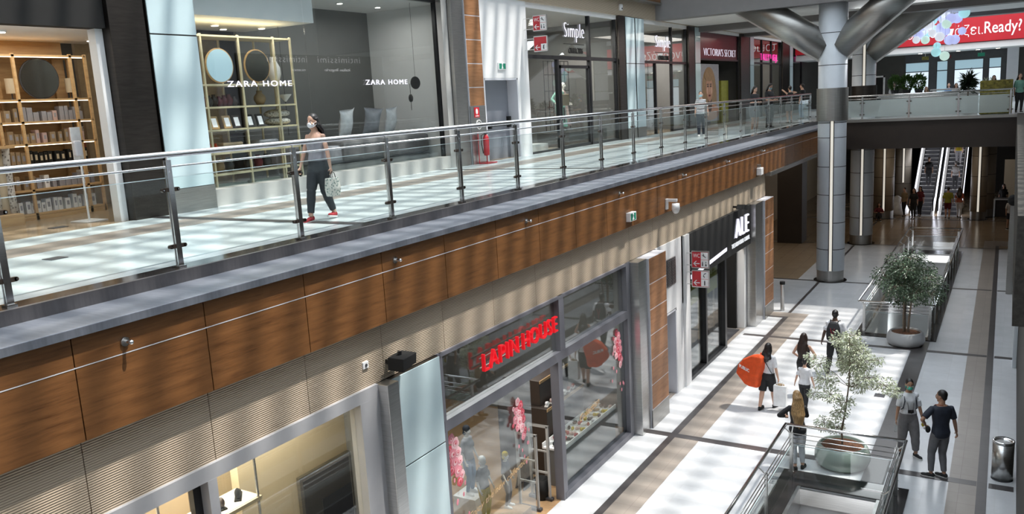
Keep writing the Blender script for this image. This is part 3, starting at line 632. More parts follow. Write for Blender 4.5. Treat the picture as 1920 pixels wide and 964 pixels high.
# floor-opening balustrades on the lower level
def opening_rail(label, x0, x1, y0, y1, far, near):
    """x0<x1 sides run along Y; end rail at the far and / or near side; multi-bar steel with glass below"""
    t = thing('steel_balustrade', label, 'railing', ((x0+x1)/2, y1 if far else y0, 0.03))
    zt = 1.08; yn = y1
    runs = [((x0, y0), (x0, y1)), ((x1, y0), (x1, y1))]
    if far: runs.append(((x0, y1), (x1, y1)))
    if near: runs.append(((x0, y0), (x1, y0)))
    cx = (x0+x1)/2
    for (a, b) in runs:
        A, B = Vector((*a, 0)), Vector((*b, 0)); d = (B-A).normalized(); along_y = abs(d.y) > .5
        inn = Vector((1, 0, 0)) if (along_y and a[0] < cx) else Vector((-1, 0, 0)) if along_y else Vector((0, -1, 0)) if a[1] == y1 and far else Vector((0, 1, 0))
        obj('handrail', MB().tube(A+Vector((0, 0, zt)), B+Vector((0, 0, zt)), .030, n=14).ell(A+Vector((0, 0, zt)), .031, 12, 8).ell(B+Vector((0, 0, zt)), .031, 12, 8), 'bright_steel', t, smooth=True)
        i0 = A+inn*.14+(d*.14 if (far or near) else Vector()); i1 = B+inn*.14-d*.14
        for h in (.96, .86, .76): obj('thin_rail', MB().tube(i0+Vector((0, 0, h)), i1+Vector((0, 0, h)), .010, n=8), 'bright_steel', t, smooth=True)
        L = (i1-i0).length; n = max(1, round(L/1.9))
        for k in range(n):
            p, q = i0+d*(L*k/n+.06), i0+d*(L*(k+1)/n-.06); m = (p+q)/2
            obj('glass_panel', MB().obox(m+Vector((0, 0, .38)), d*((q-p).length/2), inn*.005, Vector((0, 0, .33))), 'rail_glass', t)
            obj('glass_edge', MB().obox(m+Vector((0, 0, .715)), d*((q-p).length/2), inn*.006, Vector((0, 0, .005))), 'blue_glass_panel', t)
        for k in range(n+1):
            p = i0+d*(L*k/n); mb = MB()
            for s in (-1, 1): mb.obox(p+d*s*.03+Vector((0, 0, .5)), d*.005, inn*.024, Vector((0, 0, .47)))
            for h in (.15, .33, .52, .7, .9): mb.tube(p-d*.05+Vector((0, 0, h)), p+d*.05+Vector((0, 0, h)), .009, n=8)
            mb.tube(p+Vector((0, 0, .93)), p-inn*.14+Vector((0, 0, zt-.02)), .012, n=8)
            obj('post', mb, 'steel', t)
    return t
opening_rail('steel balustrade around the near floor opening, behind it the sage planter', -3.68, -1.48, 8.0, 16.3, True, False)
opening_rail('steel balustrade around the far floor opening beside the dark leafy tree', -3.92, -1.78, 27.1, 41.9, True, True)

# ------------------------------------------------------------------ round columns
def column(x, y, r, ztop, label, light=True, band=True, joints=(), mat='column_grey', strutdirs=(), lit='led_dim', light_top=6.4, la=None):
    t = thing('round_column', label, 'column', (x, y, 0))
    obj('shaft', MB().lathe((x, y, 0), [(r, .45), (r, ztop)], 40), mat, t, smooth=False)
    for p in t.children[-1:]:
        p.data.polygons.foreach_set('use_smooth', [len(q.vertices) == 4 for q in p.data.polygons])
    mb = MB()
    for z in joints: mb.lathe((x, y, z), [(r+.003, -.012), (r+.003, .012)], 40)
    obj('joint_ring', mb, 'joint_dark', t)
    obj('base_collar', MB().lathe((x, y, 0), [(r-.02, 0), (r-.02, .47)], 40), 'dull_steel', t)
    obj('floor_ring', MB().lathe((x, y, 0), [(r+.1, 0.001), (r+.1, .02)], 40), 'black_granite', t)
    if band: obj('steel_band', MB().lathe((x, y, 0), [(r+.05, 6.37), (r+.05, 7.62)], 40), 'dark_steel' if y > 40 else 'dull_steel', t)
    if light:
        a = la if la is not None else math.atan2(-y, -x); d = Vector((math.cos(a), math.sin(a), 0)); p = Vector((-d.y, d.x, 0))
        for z0, z1 in light if isinstance(light, (list, tuple)) else ((.47, light_top),):
            obj('light_strip', MB().obox(Vector((x, y, (z0+z1)/2))+d*(r-.01), d*.03, p*.05, Vector((0, 0, (z1-z0)/2))), lit, t)
            obj('strip_channel', MB().obox(Vector((x, y, (z0+z1)/2))+d*(r-.02), d*.035, p*.085, Vector((0, 0, (z1-z0)/2))), 'charcoal', t)
    for (p1, rr) in strutdirs:
        a0, a1 = Vector((x, y, 9.0)), Vector(p1); a0 = a0+(a1-a0).normalized()*0.25
        st = obj('strut', MB().tube(a0, a1, rr, rr*1.08, 32, sx=1.0), 'dull_steel', t, smooth=False)
        st.data.polygons.foreach_set('use_smooth', [len(q.vertices) == 4 for q in st.data.polygons])
        d = (a1-a0).normalized(); dn = Vector((d.x, d.y, 0)); side = Vector((-dn.y, dn.x, 0)).normalized(); nn = d.cross(side); nn = nn if nn.z < 0 else -nn
        obj('strut_fin', MB().obox((a0+a1)/2+nn*(rr+.03), d*((a1-a0).length/2), side*.03, nn*.05), 'steel', st)
    return t
J = (1.32, 2.39, 3.5, 4.6, 5.73)
column(-6.12, 34.72, .53, 10.82, 'nearest tall grey round column with two steel struts, at centre right', joints=J+(6.3, 8.49, 9.07+.62), strutdirs=(((-9.6, 34.72, 11.3), .52), ((-3.0, 34.72, 11.6), .52)), light_top=6.37)
column(-6.25, 43.45, .53, 10.82, 'second tall round column, partly hidden behind the nearest grey one', joints=J+(6.3, 8.1, 9.07), light=((.47, 5.0), (7.62, 9.8)), mat='column_grey', strutdirs=(((-2.9, 43.45, 11.4), .52),))
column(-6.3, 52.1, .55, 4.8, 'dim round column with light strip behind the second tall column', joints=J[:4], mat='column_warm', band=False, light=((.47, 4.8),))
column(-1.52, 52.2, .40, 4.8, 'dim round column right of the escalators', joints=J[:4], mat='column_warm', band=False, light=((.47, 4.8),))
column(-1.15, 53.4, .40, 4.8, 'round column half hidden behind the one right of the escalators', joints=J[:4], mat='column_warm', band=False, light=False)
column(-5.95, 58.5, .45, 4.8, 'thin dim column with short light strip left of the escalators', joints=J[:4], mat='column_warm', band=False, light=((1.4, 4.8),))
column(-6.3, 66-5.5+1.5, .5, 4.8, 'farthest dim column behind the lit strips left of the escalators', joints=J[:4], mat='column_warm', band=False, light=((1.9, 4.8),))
# ------------------------------------------------------------------ shop lettering, signs, fixtures
def sign_text(name, s, label, mat, loc, size, width, depth=0.03, face='x', back=None, **kw):
    mb = text_mesh(s, size, depth, mat, loc, face, width, **kw); n = len(s.split())
    if n == 1: return solo(name, mb, mat, label, 'sign')
    t = thing(name, label, 'sign', loc)
    for w in word_split(mb, n): obj('word', w, mat, t)
    return t
def lettered(name, label, rows, cat='sign', loc=None):
    """several differently coloured bits of lettering that are one sign; rows: (part, mesh, material)"""
    p = rows[0][1].v[0]; t = thing(name, label, cat, loc or p)
    for n, mb, m in rows:
        for w in word_split(mb, 2 if label.startswith('small white intimissimi sign on the opposite gallery, farther') and n == 'second_word' else 1): obj(n, w, m, t)
    return t
# LAPIN HOUSE: thick red lit letters
t = thing('shop_sign', 'thick red lit letters LAPIN HOUSE on the lower shop front', 'sign', (-7.2, 12.1, 3.42))
for ch_i, (wd, y0, w) in enumerate((('LAPIN', 10.83, 1.12), ('HOUSE', 12.12, 1.28))):
    obj('red_word', text_mesh(wd, .44, .03, None, (-7.27, y0, 3.46), 'x', w, spacing=1.1), 'letter_red', t)
obj('sign_rail', MB().box(-7.30, -7.27, 10.8, 13.45, 3.50, 3.53).box(-7.30, -7.27, 10.8, 13.45, 3.66, 3.69), 'dull_steel', t)
# ALE fascia
t = thing('shop_sign', 'black fascia with white ALE letters, tagline and slanted white bar', 'sign', (-7.25, 24, 2.8))
obj('fascia_board', MB().box(-7.5, -7.22, 20.97, 26.9, 2.80, 4.09), 'black', t)
obj('logo_letters', text_mesh('ALE', .86, .03, None, (-7.215, 25.12, 3.27), 'x', 1.42, spacing=1.15, bold=-0.004), 'letter_white', t)
obj('shadow_letters', text_mesh('ALE', .86, .006, None, (-7.22, 25.02, 3.27), 'x', 1.42, spacing=1.15, bold=0.004), 'lavender_wall', t)
for w in word_split(text_mesh('THE NON USUAL CASUAL', .19, .01, None, (-7.215, 24.75, 3.0), 'x', 2.0), 4): obj('tagline_word', w, 'letter_cool', t)
obj('white_bar', MB().prism([(21.0, 2.86), (24.25, 3.04), (24.25, 3.14), (21.0, 2.97)], 'x', -7.222, -7.205), 'letter_white', t)
# homeware shop window lettering
sign_text('window_lettering', 'ZARA HOME', 'white ZARA HOME letters on the glass before the lattice shelf', 'letter_white', (-13.27, 11.5, 8.36), .165, 1.72, .006, spacing=1.25)
sign_text('window_lettering', 'ZARA HOME', 'white ZARA HOME letters on the glass right of the lattice shelf', 'letter_white', (-13.27, 15.62, 8.36), .165, 1.6, .006, spacing=1.25)
# Simple signs
for k, (y, w, who) in enumerate(((25.85, 1.5, 'nearer'), (34.3, 1.7, 'farther'))):
    z = 9.82 if k == 0 else 9.72
    lettered('shop_sign', 'white handwritten Simple sign over black word, %s of the two' % who, [
        ('word', text_mesh('Simple', .74, .012, None, (-13.15, y, z), 'x', w, bold=-0.016, spacing=1.1), 'letter_white'),
        ('underline', MB().box(-13.165, -13.14, y-.05, y+w, z-.22, z-.20), 'black'), ('second_word', text_mesh('CHARACTERS', .27, .02, None, (-13.155, y+.25, z-.52), 'x', w*.72), 'black')])
sign_text('shop_sign', "VICTORIA'S SECRET", "white VICTORIA'S SECRET letters on the dark red panel", 'letter_white', (-13.168, 40.75, 9.5), .55, 5.5, .006, bold=-.012)
sign_text('shop_sign', 'TALLY WEiJL', 'pink lit TALLY WEiJL letters on the far upper shop', 'letter_pink', (-13.15, 51.4, 9.42), .6, 4.2, .01, bold=-.006)
sign_text('shop_sign', 'TALLY', 'pink lit sign fragment beyond the pink lettered shop', 'letter_pink', (-13.15, 61.2, 9.6), .5, 2.2, .04)
# opposite gallery signs, seen reversed in the homeware window
for i, (y, w) in enumerate(((32.9, 2.75), (37.05, 3.35))):
    lettered('shop_sign', 'small white intimissimi sign on the opposite gallery, %s one' % ('nearer', 'farther')[i], [
        ('word', text_mesh('intimissimi', .5, .005, None, (5.148, y, 10.42), '-x', w, spacing=1.15), 'sign_reflected'),
        ('second_word', text_mesh('uomo' if i == 0 else 'italian lingerie', .2, .02, None, (5.148, y-.2 if i == 0 else y-.9, 9.98), '-x', .9 if i == 0 else 2.0), 'sign_reflected')])
# red banner
t = thing('banner', 'wide red banner with white Greek and English lettering, top right', 'banner', (-3, 60, 9.85))
obj('cloth', MB().box(-13, 5.2, 59.95, 60.02, 9.86, 11.55), 'banner_red', t)
for w in word_split(text_mesh('Έτοιμοι για ό,τι σε συναρπάζει.', .86, .01, None, (-12.6, 59.94, 10.28), '-y', 10.7), 5): obj('greek_word', w, 'letter_cool', t)
obj('english_word', text_mesh('Ready?', .98, .012, None, (-1.83, 59.94, 10.32), '-y', 1.95, bold=0.02), 'letter_cool', t)
obj('top_hem', MB().box(-13, 5.2, 59.93, 60.0, 11.5, 11.58), 'letter_cool', t); 
struct('wall_far', MB().box(-13, 5.3, 60.4, 60.6, 9.8, 11.0), 'taupe_paint')
solo('shop_window', MB().box(-2.4, 5.2, 66, 66.2, 11.4, 13.2), 'cloth_lime', 'yellow-green lit shop front above the red banner', 'shop front')
# direction signs hanging off white walls
def direction_sign(x, y, z, wc, label, wallx):
    t = thing('direction_sign', label, 'sign', (x+.22, y, z))
    obj('board', MB().box(x, x+.44, y-.02, y+.02, z, z+.43), 'red_sign', t)
    f = MB().box(x-.01, x+.45, y-.025, y+.025, z+.42, z+.445).box(x-.01, x+.45, y-.025, y+.025, z-.015, z+.01).box(x+.43, x+.455, y-.025, y+.025, z, z+.43).box(x-.015, x, y-.025, y+.025, z, z+.43)
    obj('frame', f, 'steel', t)
    obj('bracket', MB().tube((wallx, y, z+.38), (x, y, z+.38), .011, n=8).tube((wallx, y, z+.06), (x, y, z+.06), .011, n=8), 'steel', t)
    w = MB()
    for dz in ((.22, .02) if wc else (.02,)): w.box(x+.235, x+.425, y-.024, y-.018, z+dz, z+dz+.19)
    if not wc: w.box(x+.235, x+.425, y-.024, y-.018, z+.22, z+.41) if wallx > -10 else None
    obj('white_field', w, 'white_plastic', t)
    a = MB(); cy = z+.11
    a.box(x+.05, x+.20, y-.024, y-.018, cy-.012, cy+.012).prism([(x+.03, cy), (x+.10, cy+.07), (x+.13, cy+.07), (x+.06, cy), (x+.13, cy-.07), (x+.10, cy-.07)], 'y', y-.024, y-.018)
    obj('arrow', a, 'white_plastic', t)
    k = MB()
    if wc:
        obj('wc_letters', text_mesh('WC', .15, .003, None, (x+.03, y-.019, z+.27), '-y', .18), 'white_plastic', t)
        k.ell((x+.28, y-.026, z+.155), .015, 8, 6).box(x+.265, x+.295, y-.027, y-.024, z+.05, z+.135); k.ell((x+.37, y-.026, z+.155), .015, 8, 6).prism([(x+.37, z+.14), (x+.395, z+.05), (x+.345, z+.05)], 'y', y-.027, y-.024)
        k.tube((x+.27, y-.026, z+.34), (x+.37, y-.026, z+.28), .010, n=6).tube((x+.30, y-.026, z+.38), (x+.33, y-.026, z+.30), .009, n=6)
    else:
        k.box(x+.315, x+.345, y-.027, y-.024, z+.05, z+.15).ell((x+.33, y-.026, z+.165), .014, 8, 6)
        if wallx > -10: k.path([(x+.37, y-.026, z+.37), (x+.32, y-.026, z+.35), (x+.30, y-.026, z+.30), (x+.33, y-.026, z+.26)], .012, 6)
        else: k.path([(x+.36, y-.028, z+.17), (x+.32, y-.028, z+.15), (x+.31, y-.028, z+.09), (x+.34, y-.028, z+.05)], .011, 6)
    obj('pictogram', k, 'charcoal', t)
    return t
direction_sign(-7.07, 20.7, 3.25, True, 'red WC direction sign with arrow, upper of two on the lower white wall', -7.28)
direction_sign(-7.07, 20.7, 2.74, False, 'red telephone direction sign with arrow, lower of two on the lower white wall', -7.28)
direction_sign(-12.70, 22.95, 9.86, True, 'red WC direction sign with arrow, upper of two by the nearer Simple shop', -13.05)
direction_sign(-12.70, 22.95, 9.25, False, 'red telephone direction sign with arrow, lower of two by the nearer Simple shop', -13.05)
def exit_sign(x, y, z, label, w=.36, h=.17, d=.05):
    t = thing('exit_sign', label, 'sign', (x, y, z))
    obj('case', MB().box(x, x+d, y-w/2, y+w/2, z, z+h), 'white_plastic', t, .004)
    g = MB().box(x+d, x+d+.004, y-w/2+.03, y-.03, z+.02, z+h-.02).box(x+d, x+d+.004, y+.03, y+w/2-.03, z+.02, z+h-.02); obj('green_field', g, 'green_sign', t)
    p = MB().ell((x+d+.006, y, z+h-.045), .016, 8, 6).path([(x+d+.006, y, z+h-.06), (x+d+.006, y-.01, z+.07), (x+d+.006, y-.05, z+.03)], .012, 6).path([(x+d+.006, y-.01, z+.07), (x+d+.006, y+.04, z+.04)], .01, 6)
    obj('running_figure', p, 'white_plastic', t); return t
exit_sign(-7.15, 16.8, 5.06, 'green and white exit sign on the walnut fascia', .34, .19, .10)
exit_sign(-7.28, 19.0, 2.40, 'green exit sign above the lower grey door', .36, .16, .04)
exit_sign(-13.05, 21.5, 8.72, 'green exit sign above the upper grey door', .42, .2, .04)
# grey doors
def door(n, x, y0, y1, z0, z1, ajar):
    d = struct('door_%d' % n, MB().box(x-.42, x-.36, y0+.03, y1-.03, z0, z1), 'door_grey')
    struct('door_jamb', MB().box(x-.5, x-.005, y0+.002, y0+.05, z0, z1).box(x-.5, x-.005, y1-.05, y1-.002, z0, z1).box(x-.5, x-.005, y0, y1, z1-.05, z1-.002), 'lavender_wall', d)
    ym = y0+(y1-y0)*.30; struct('door_seam', MB().box(x-.359, x-.355, ym-.008, ym+.008, z0, z1), 'joint_dark', d)
    struct('panic_bar', MB().box(x-.30, x-.26, ym+.06, y1-.12, z0+.98, z0+1.03).box(x-.36, x-.25, y1-.2, y1-.1, z0+.92, z0+1.25).box(x-.36, x-.25, ym+.05, ym+.12, z0+.92, z0+1.12), 'black', d)
    return d
door(2, -7.28, 18.70, 20.02, 0, 2.30, 0)
door(3, -13.05, 20.5, 22.42, 6.1, 8.48, 0)
struct('floor', MB().box(-7.7, -7.33, 18.65, 20.1, 0.001, .006).box(-13, -7.33, 24.3, 26.9, .001, .006), 'taupe_stone')
# vent grille
t = thing('vent_grille', 'grey louvred vent grille on the white wall above the lower door', 'vent', (-7.27, 19.33, 2.98))
obj('frame', MB().box(-7.29, -7.265, 18.68, 19.98, 2.98, 3.68), 'dull_steel', t)
for j in range(4): obj('louvre_panel', MB().box(-7.266, -7.255, 18.72+.315*j, 19.01+.315*j, 3.0, 3.66), 'charcoal', t)
for j in range(4):
    mb = MB()
    for q in range(16): mb.box(-7.257, -7.245, 18.73+.315*j, 19.0+.315*j, 3.02+q*.04, 3.035+q*.04)
    obj('louvre_slats', mb, 'dull_steel', t)
# sprinkler-like fittings along the walnut fascia
for i, (y, z) in enumerate(((4.62, 5.72), (8.7, 5.73), (12.3, 5.73), (16.3, 5.73), (20.3, 5.71), (24.1, 5.72), (28.1, 5.72))):
    t = thing('wall_fitting', 'round chrome wall fitting on the walnut fascia, %s from the left' % ORD[i], 'wall fitting', (-7.15, y, z), 0, 'chrome fittings along the walnut fascia')
    obj('rosette', MB().tube((-7.15, y, z), (-7.13, y, z), .045, n=20), 'steel', t, smooth=False); obj('cap', MB().tube((-7.13, y, z), (-7.06, y+.01, z), .018, n=12).ell((-7.06, y+.01, z), .024, 12, 8), 'bright_steel', t)
# cameras and detectors
t = thing('security_camera', 'white dome security camera on a bracket on the walnut fascia', 'camera', (-7.15, 19.1, 5.0))
obj('bracket', MB().box(-7.15, -7.10, 19.02, 19.12, 5.0, 5.26).box(-7.12, -6.86, 19.03, 19.10, 5.19, 5.26), 'white_plastic', t, .01); obj('dome', MB().tube((-6.9, 19.065, 5.15), (-6.9, 19.065, 5.0), .09, .10, 16).ell((-6.9, 19.065, 5.0), (.09, .09, .10)), 'white_plastic', t, smooth=True)
t = thing('wall_floodlight', 'black box floodlight on the beige cladding above the pale blue panel', 'lamp', (-7.3, 8.55, 4.2))  # black floodlight body, gives no light itself
obj('housing', MB().prism([(8.42, 4.24), (8.72, 4.30), (8.74, 4.44), (8.44, 4.42)], 'x', -7.2, -6.93), 'black', t, .01); obj('bracket', MB().box(-7.34, -7.2, 8.50, 8.56, 4.3, 4.36).tube((-7.1, 8.58, 4.43), (-7.1, 8.58, 4.48), .03, n=12), 'black_metal', t)
t = thing('wall_sensor', 'small white square sensor on the beige cladding left of the black floodlight', 'sensor', (-7.33, 8.08, 4.37))
obj('case', MB().box(-7.33, -7.28, 8.03, 8.14, 4.36, 4.46), 'white_plastic', t, .008); obj('lens', MB().tube((-7.28, 8.085, 4.41), (-7.27, 8.085, 4.41), .022, n=12), 'charcoal', t)
t = thing('emergency_light', 'white box lamp hanging below the far walnut fascia', 'lamp', (-7.1, 27.5, 5.0)); obj('case', MB().box(-7.14, -6.98, 27.35, 27.65, 4.98, 5.22), 'white_plastic', t, .02); obj('bracket', MB().box(-7.15, -7.05, 27.45, 27.6, 5.22, 5.32), 'dull_steel', t)
t = thing('wall_floodlight', 'black floodlight at the top right of the ALE fascia', 'lamp', (-7.2, 25.3, 4.12)); obj('housing', MB().prism([(25.0, 4.2), (25.5, 4.12), (25.55, 4.24), (25.15, 4.32)], 'x', -7.15, -6.9), 'black', t, .01); obj('bracket', MB().box(-7.33, -7.15, 25.2, 25.26, 4.2, 4.26), 'black_metal', t)  # second black floodlight, also without a lamp inside
t = thing('wall_sensor', 'small white wall sensor above the nearer Simple window', 'sensor', (-13.02, 30.3, 11.0)); obj('case', MB().box(-13.02, -12.93, 30.2, 30.42, 10.95, 11.18), 'white_plastic', t, .02); obj('lens', MB().tube((-12.93, 30.31, 11.02), (-12.91, 30.31, 11.02), .03, n=12), 'charcoal', t)
t = thing('emergency_light', 'white box lamp on the beige band above the underwear shop', 'lamp', (-13, 41.2, 11.0)); obj('case', MB().box(-13.02, -12.85, 41.0, 41.6, 11.05, 11.3), 'white_plastic', t, .02); obj('bracket', MB().box(-13.02, -12.9, 41.1, 41.5, 11.3, 11.4), 'dull_steel', t)
t = thing('security_camera', 'small round camera on the beige band right of the white box lamp', 'camera', (-13, 43.6, 11.0)); obj('dome', MB().ell((-12.85, 43.6, 11.1), .14), 'white_plastic', t, smooth=True); obj('lens', MB().ell((-12.76, 43.5, 11.08), .06), 'charcoal', t)
# fire point
t = thing('fire_extinguisher', 'red fire extinguisher standing by the steel pilaster, upper level', 'fire extinguisher', (-12.75, 19.95, 6.1))
obj('cylinder', MB().lathe((-12.75, 19.95, 6.33), [(.07, 0), (.085, .03), (.085, .48), (.05, .56), (.025, .6)], 20), 'red_sign', t, smooth=True)
obj('valve', MB().box(-12.79, -12.71, 19.9, 20.0, 6.92, 6.98).tube((-12.75, 19.95, 6.98), (-12.75, 20.06, 7.02), .012), 'charcoal', t)
obj('hose', MB().path([(-12.75, 19.9, 6.95), (-12.75, 19.72, 6.9), (-12.74, 19.70, 6.65), (-12.74, 19.76, 6.4)], .014), 'black', t)
obj('stand', MB().tube((-12.75, 19.95, 6.11), (-12.75, 19.95, 6.33), .015).box(-12.9, -12.6, 19.75, 20.25, 6.105, 6.13).tube((-12.88, 19.75, 6.12), (-12.88, 19.75, 7.0), .012), 'red_sign', t)
t = thing('sign', 'white letter F on a round disc above the fire extinguisher', 'sign', (-12.92, 19.9, 7.15)); obj('disc', MB().tube((-12.925, 19.9, 7.2), (-12.915, 19.9, 7.2), .13, n=24), 'dull_steel', t); obj('ring', MB().tube((-12.915, 19.9, 7.2), (-12.912, 19.9, 7.2), .135, n=24), 'white_plastic', t); obj('inner_disc', MB().tube((-12.912, 19.9, 7.2), (-12.908, 19.9, 7.2), .112, n=24), 'dull_steel', t); obj('letter', text_mesh('F', .2, .002, None, (-12.908, 19.85, 7.13), 'x'), 'white_plastic', t)
t = thing('sign', 'small red fire sign with white flame on the steel panel', 'sign', (-12.92, 19.82, 7.36)); obj('plate', MB().box(-12.93, -12.92, 19.7, 19.96, 7.4, 7.68), 'red_sign', t); obj('pictogram', MB().ell((-12.92, 19.83, 7.56), (.01, .06, .08)).box(-12.92, -12.915, 19.75, 19.91, 7.43, 7.45), 'white_plastic', t)
solo('alarm_button', MB().box(-7.28, -7.25, 20.62, 20.72, 1.42, 1.6), 'red_sign', 'small red call point on the white wall corner left of the ALE window', 'alarm')
# small floor hatches
solo('floor_hatch', MB().box(-10.62, -10.40, 5.9, 6.12, 6.1005, 6.108), 'charcoal', 'small dark floor outlet in the pale upper floor, lower left', 'floor outlet')
solo('floor_hatch', MB().box(-13.9, -13.7, 7.9, 8.15, 6.1005, 6.108), 'charcoal', 'small dark floor outlet at the homeware shop threshold', 'floor outlet')
solo('floor_hatch', MB().box(-2.72, -2.48, 21.55, 21.8, 0.001, 0.008), 'charcoal', 'small dark floor outlet in the white floor near the pale tree', 'floor outlet')
# litter bin
t = thing('litter_bin', 'cylindrical brushed steel litter bin at the lower right', 'bin', (0.10, 17.75, 0))
obj('body', MB().lathe((0.10, 17.75, 0), [(.185, 0.0), (.185, .76)], 36), 'steel', t, smooth=False); t.children[0].data.polygons.foreach_set('use_smooth', [len(q.vertices) == 4 for q in t.children[0].data.polygons])
b = MB(); n = 36
rings = [[(0.10+r*math.cos(2*math.pi*i/n), 17.75+r*math.sin(2*math.pi*i/n), z) for i in range(n)] for r, z in ((.188, .745), (.192, .785), (.186, .80), (.14, .775), (.125, .74), (.12, .60))]
b.loft(rings[:]); obj('rim', b, 'bright_steel', t, smooth=True); obj('liner', MB().lathe((0.10, 17.75, 0), [(.119, .70), (.119, .742)], 30), 'black', t)
obj('base_ring', MB().lathe((0.10, 17.75, 0), [(.19, 0.001), (.19, .03)], 36), 'charcoal', t)
t = thing('ash_bin', 'thin steel post bin at the far corner of the walnut column', 'bin', (-6.75, 29.3, 0)); obj('post', MB().tube((-6.75, 29.3, 0), (-6.75, 29.3, .95), .07, n=20), 'steel', t); obj('cap', MB().tube((-6.75, 29.3, .95), (-6.75, 29.3, 1.05), .09, n=20), 'black', t)
# ------------------------------------------------------------------ people
def V3(*a): return Vector(a)
def ik(a, b, l1, l2, pole):
    d = b-a; L = min(d.length, (l1+l2)*.999); d = d.normalized(); x = (l1*l1-l2*l2+L*L)/(2*L); h = math.sqrt(max(l1*l1-x*x, 0))
    p = Vector(pole); p = (p-d*p.dot(d))
    return a+d*x+p.normalized()*h, a+d*L
MALE = [(.79, .085, .085, 0), (.86, .155, .112, -.005), (.93, .165, .118, -.008), (1.02, .152, .107, 0), (1.10, .148, .102, 0), (1.22, .166, .116, 0), (1.33, .182, .120, -.002), (1.405, .178, .104, -.008), (1.45, .125, .082, -.012), (1.485, .066, .062, -.01), (1.53, .056, .058, -.004)]
FEMALE = [(.79, .09, .085, 0), (.86, .160, .115, -.008), (.93, .172, .122, -.012), (1.02, .148, .105, 0), (1.10, .126, .092, 0), (1.20, .138, .108, .006), (1.30, .146, .112, .008), (1.385, .150, .094, -.004), (1.43, .11, .074, -.01), (1.475, .054, .052, -.008), (1.53, .047, .05, -.002)]
def ring(c, ax, ay, hw, hd, n=20):
    out = []
    for i in range(n):
        t = 2*math.pi*i/n; ct, st = math.cos(t), math.sin(t)
        out.append(c+ax*hw*(abs(ct)**.85)*(1 if ct > 0 else -1)+ay*hd*(abs(st)**.85)*(1 if st > 0 else -1))
    return out
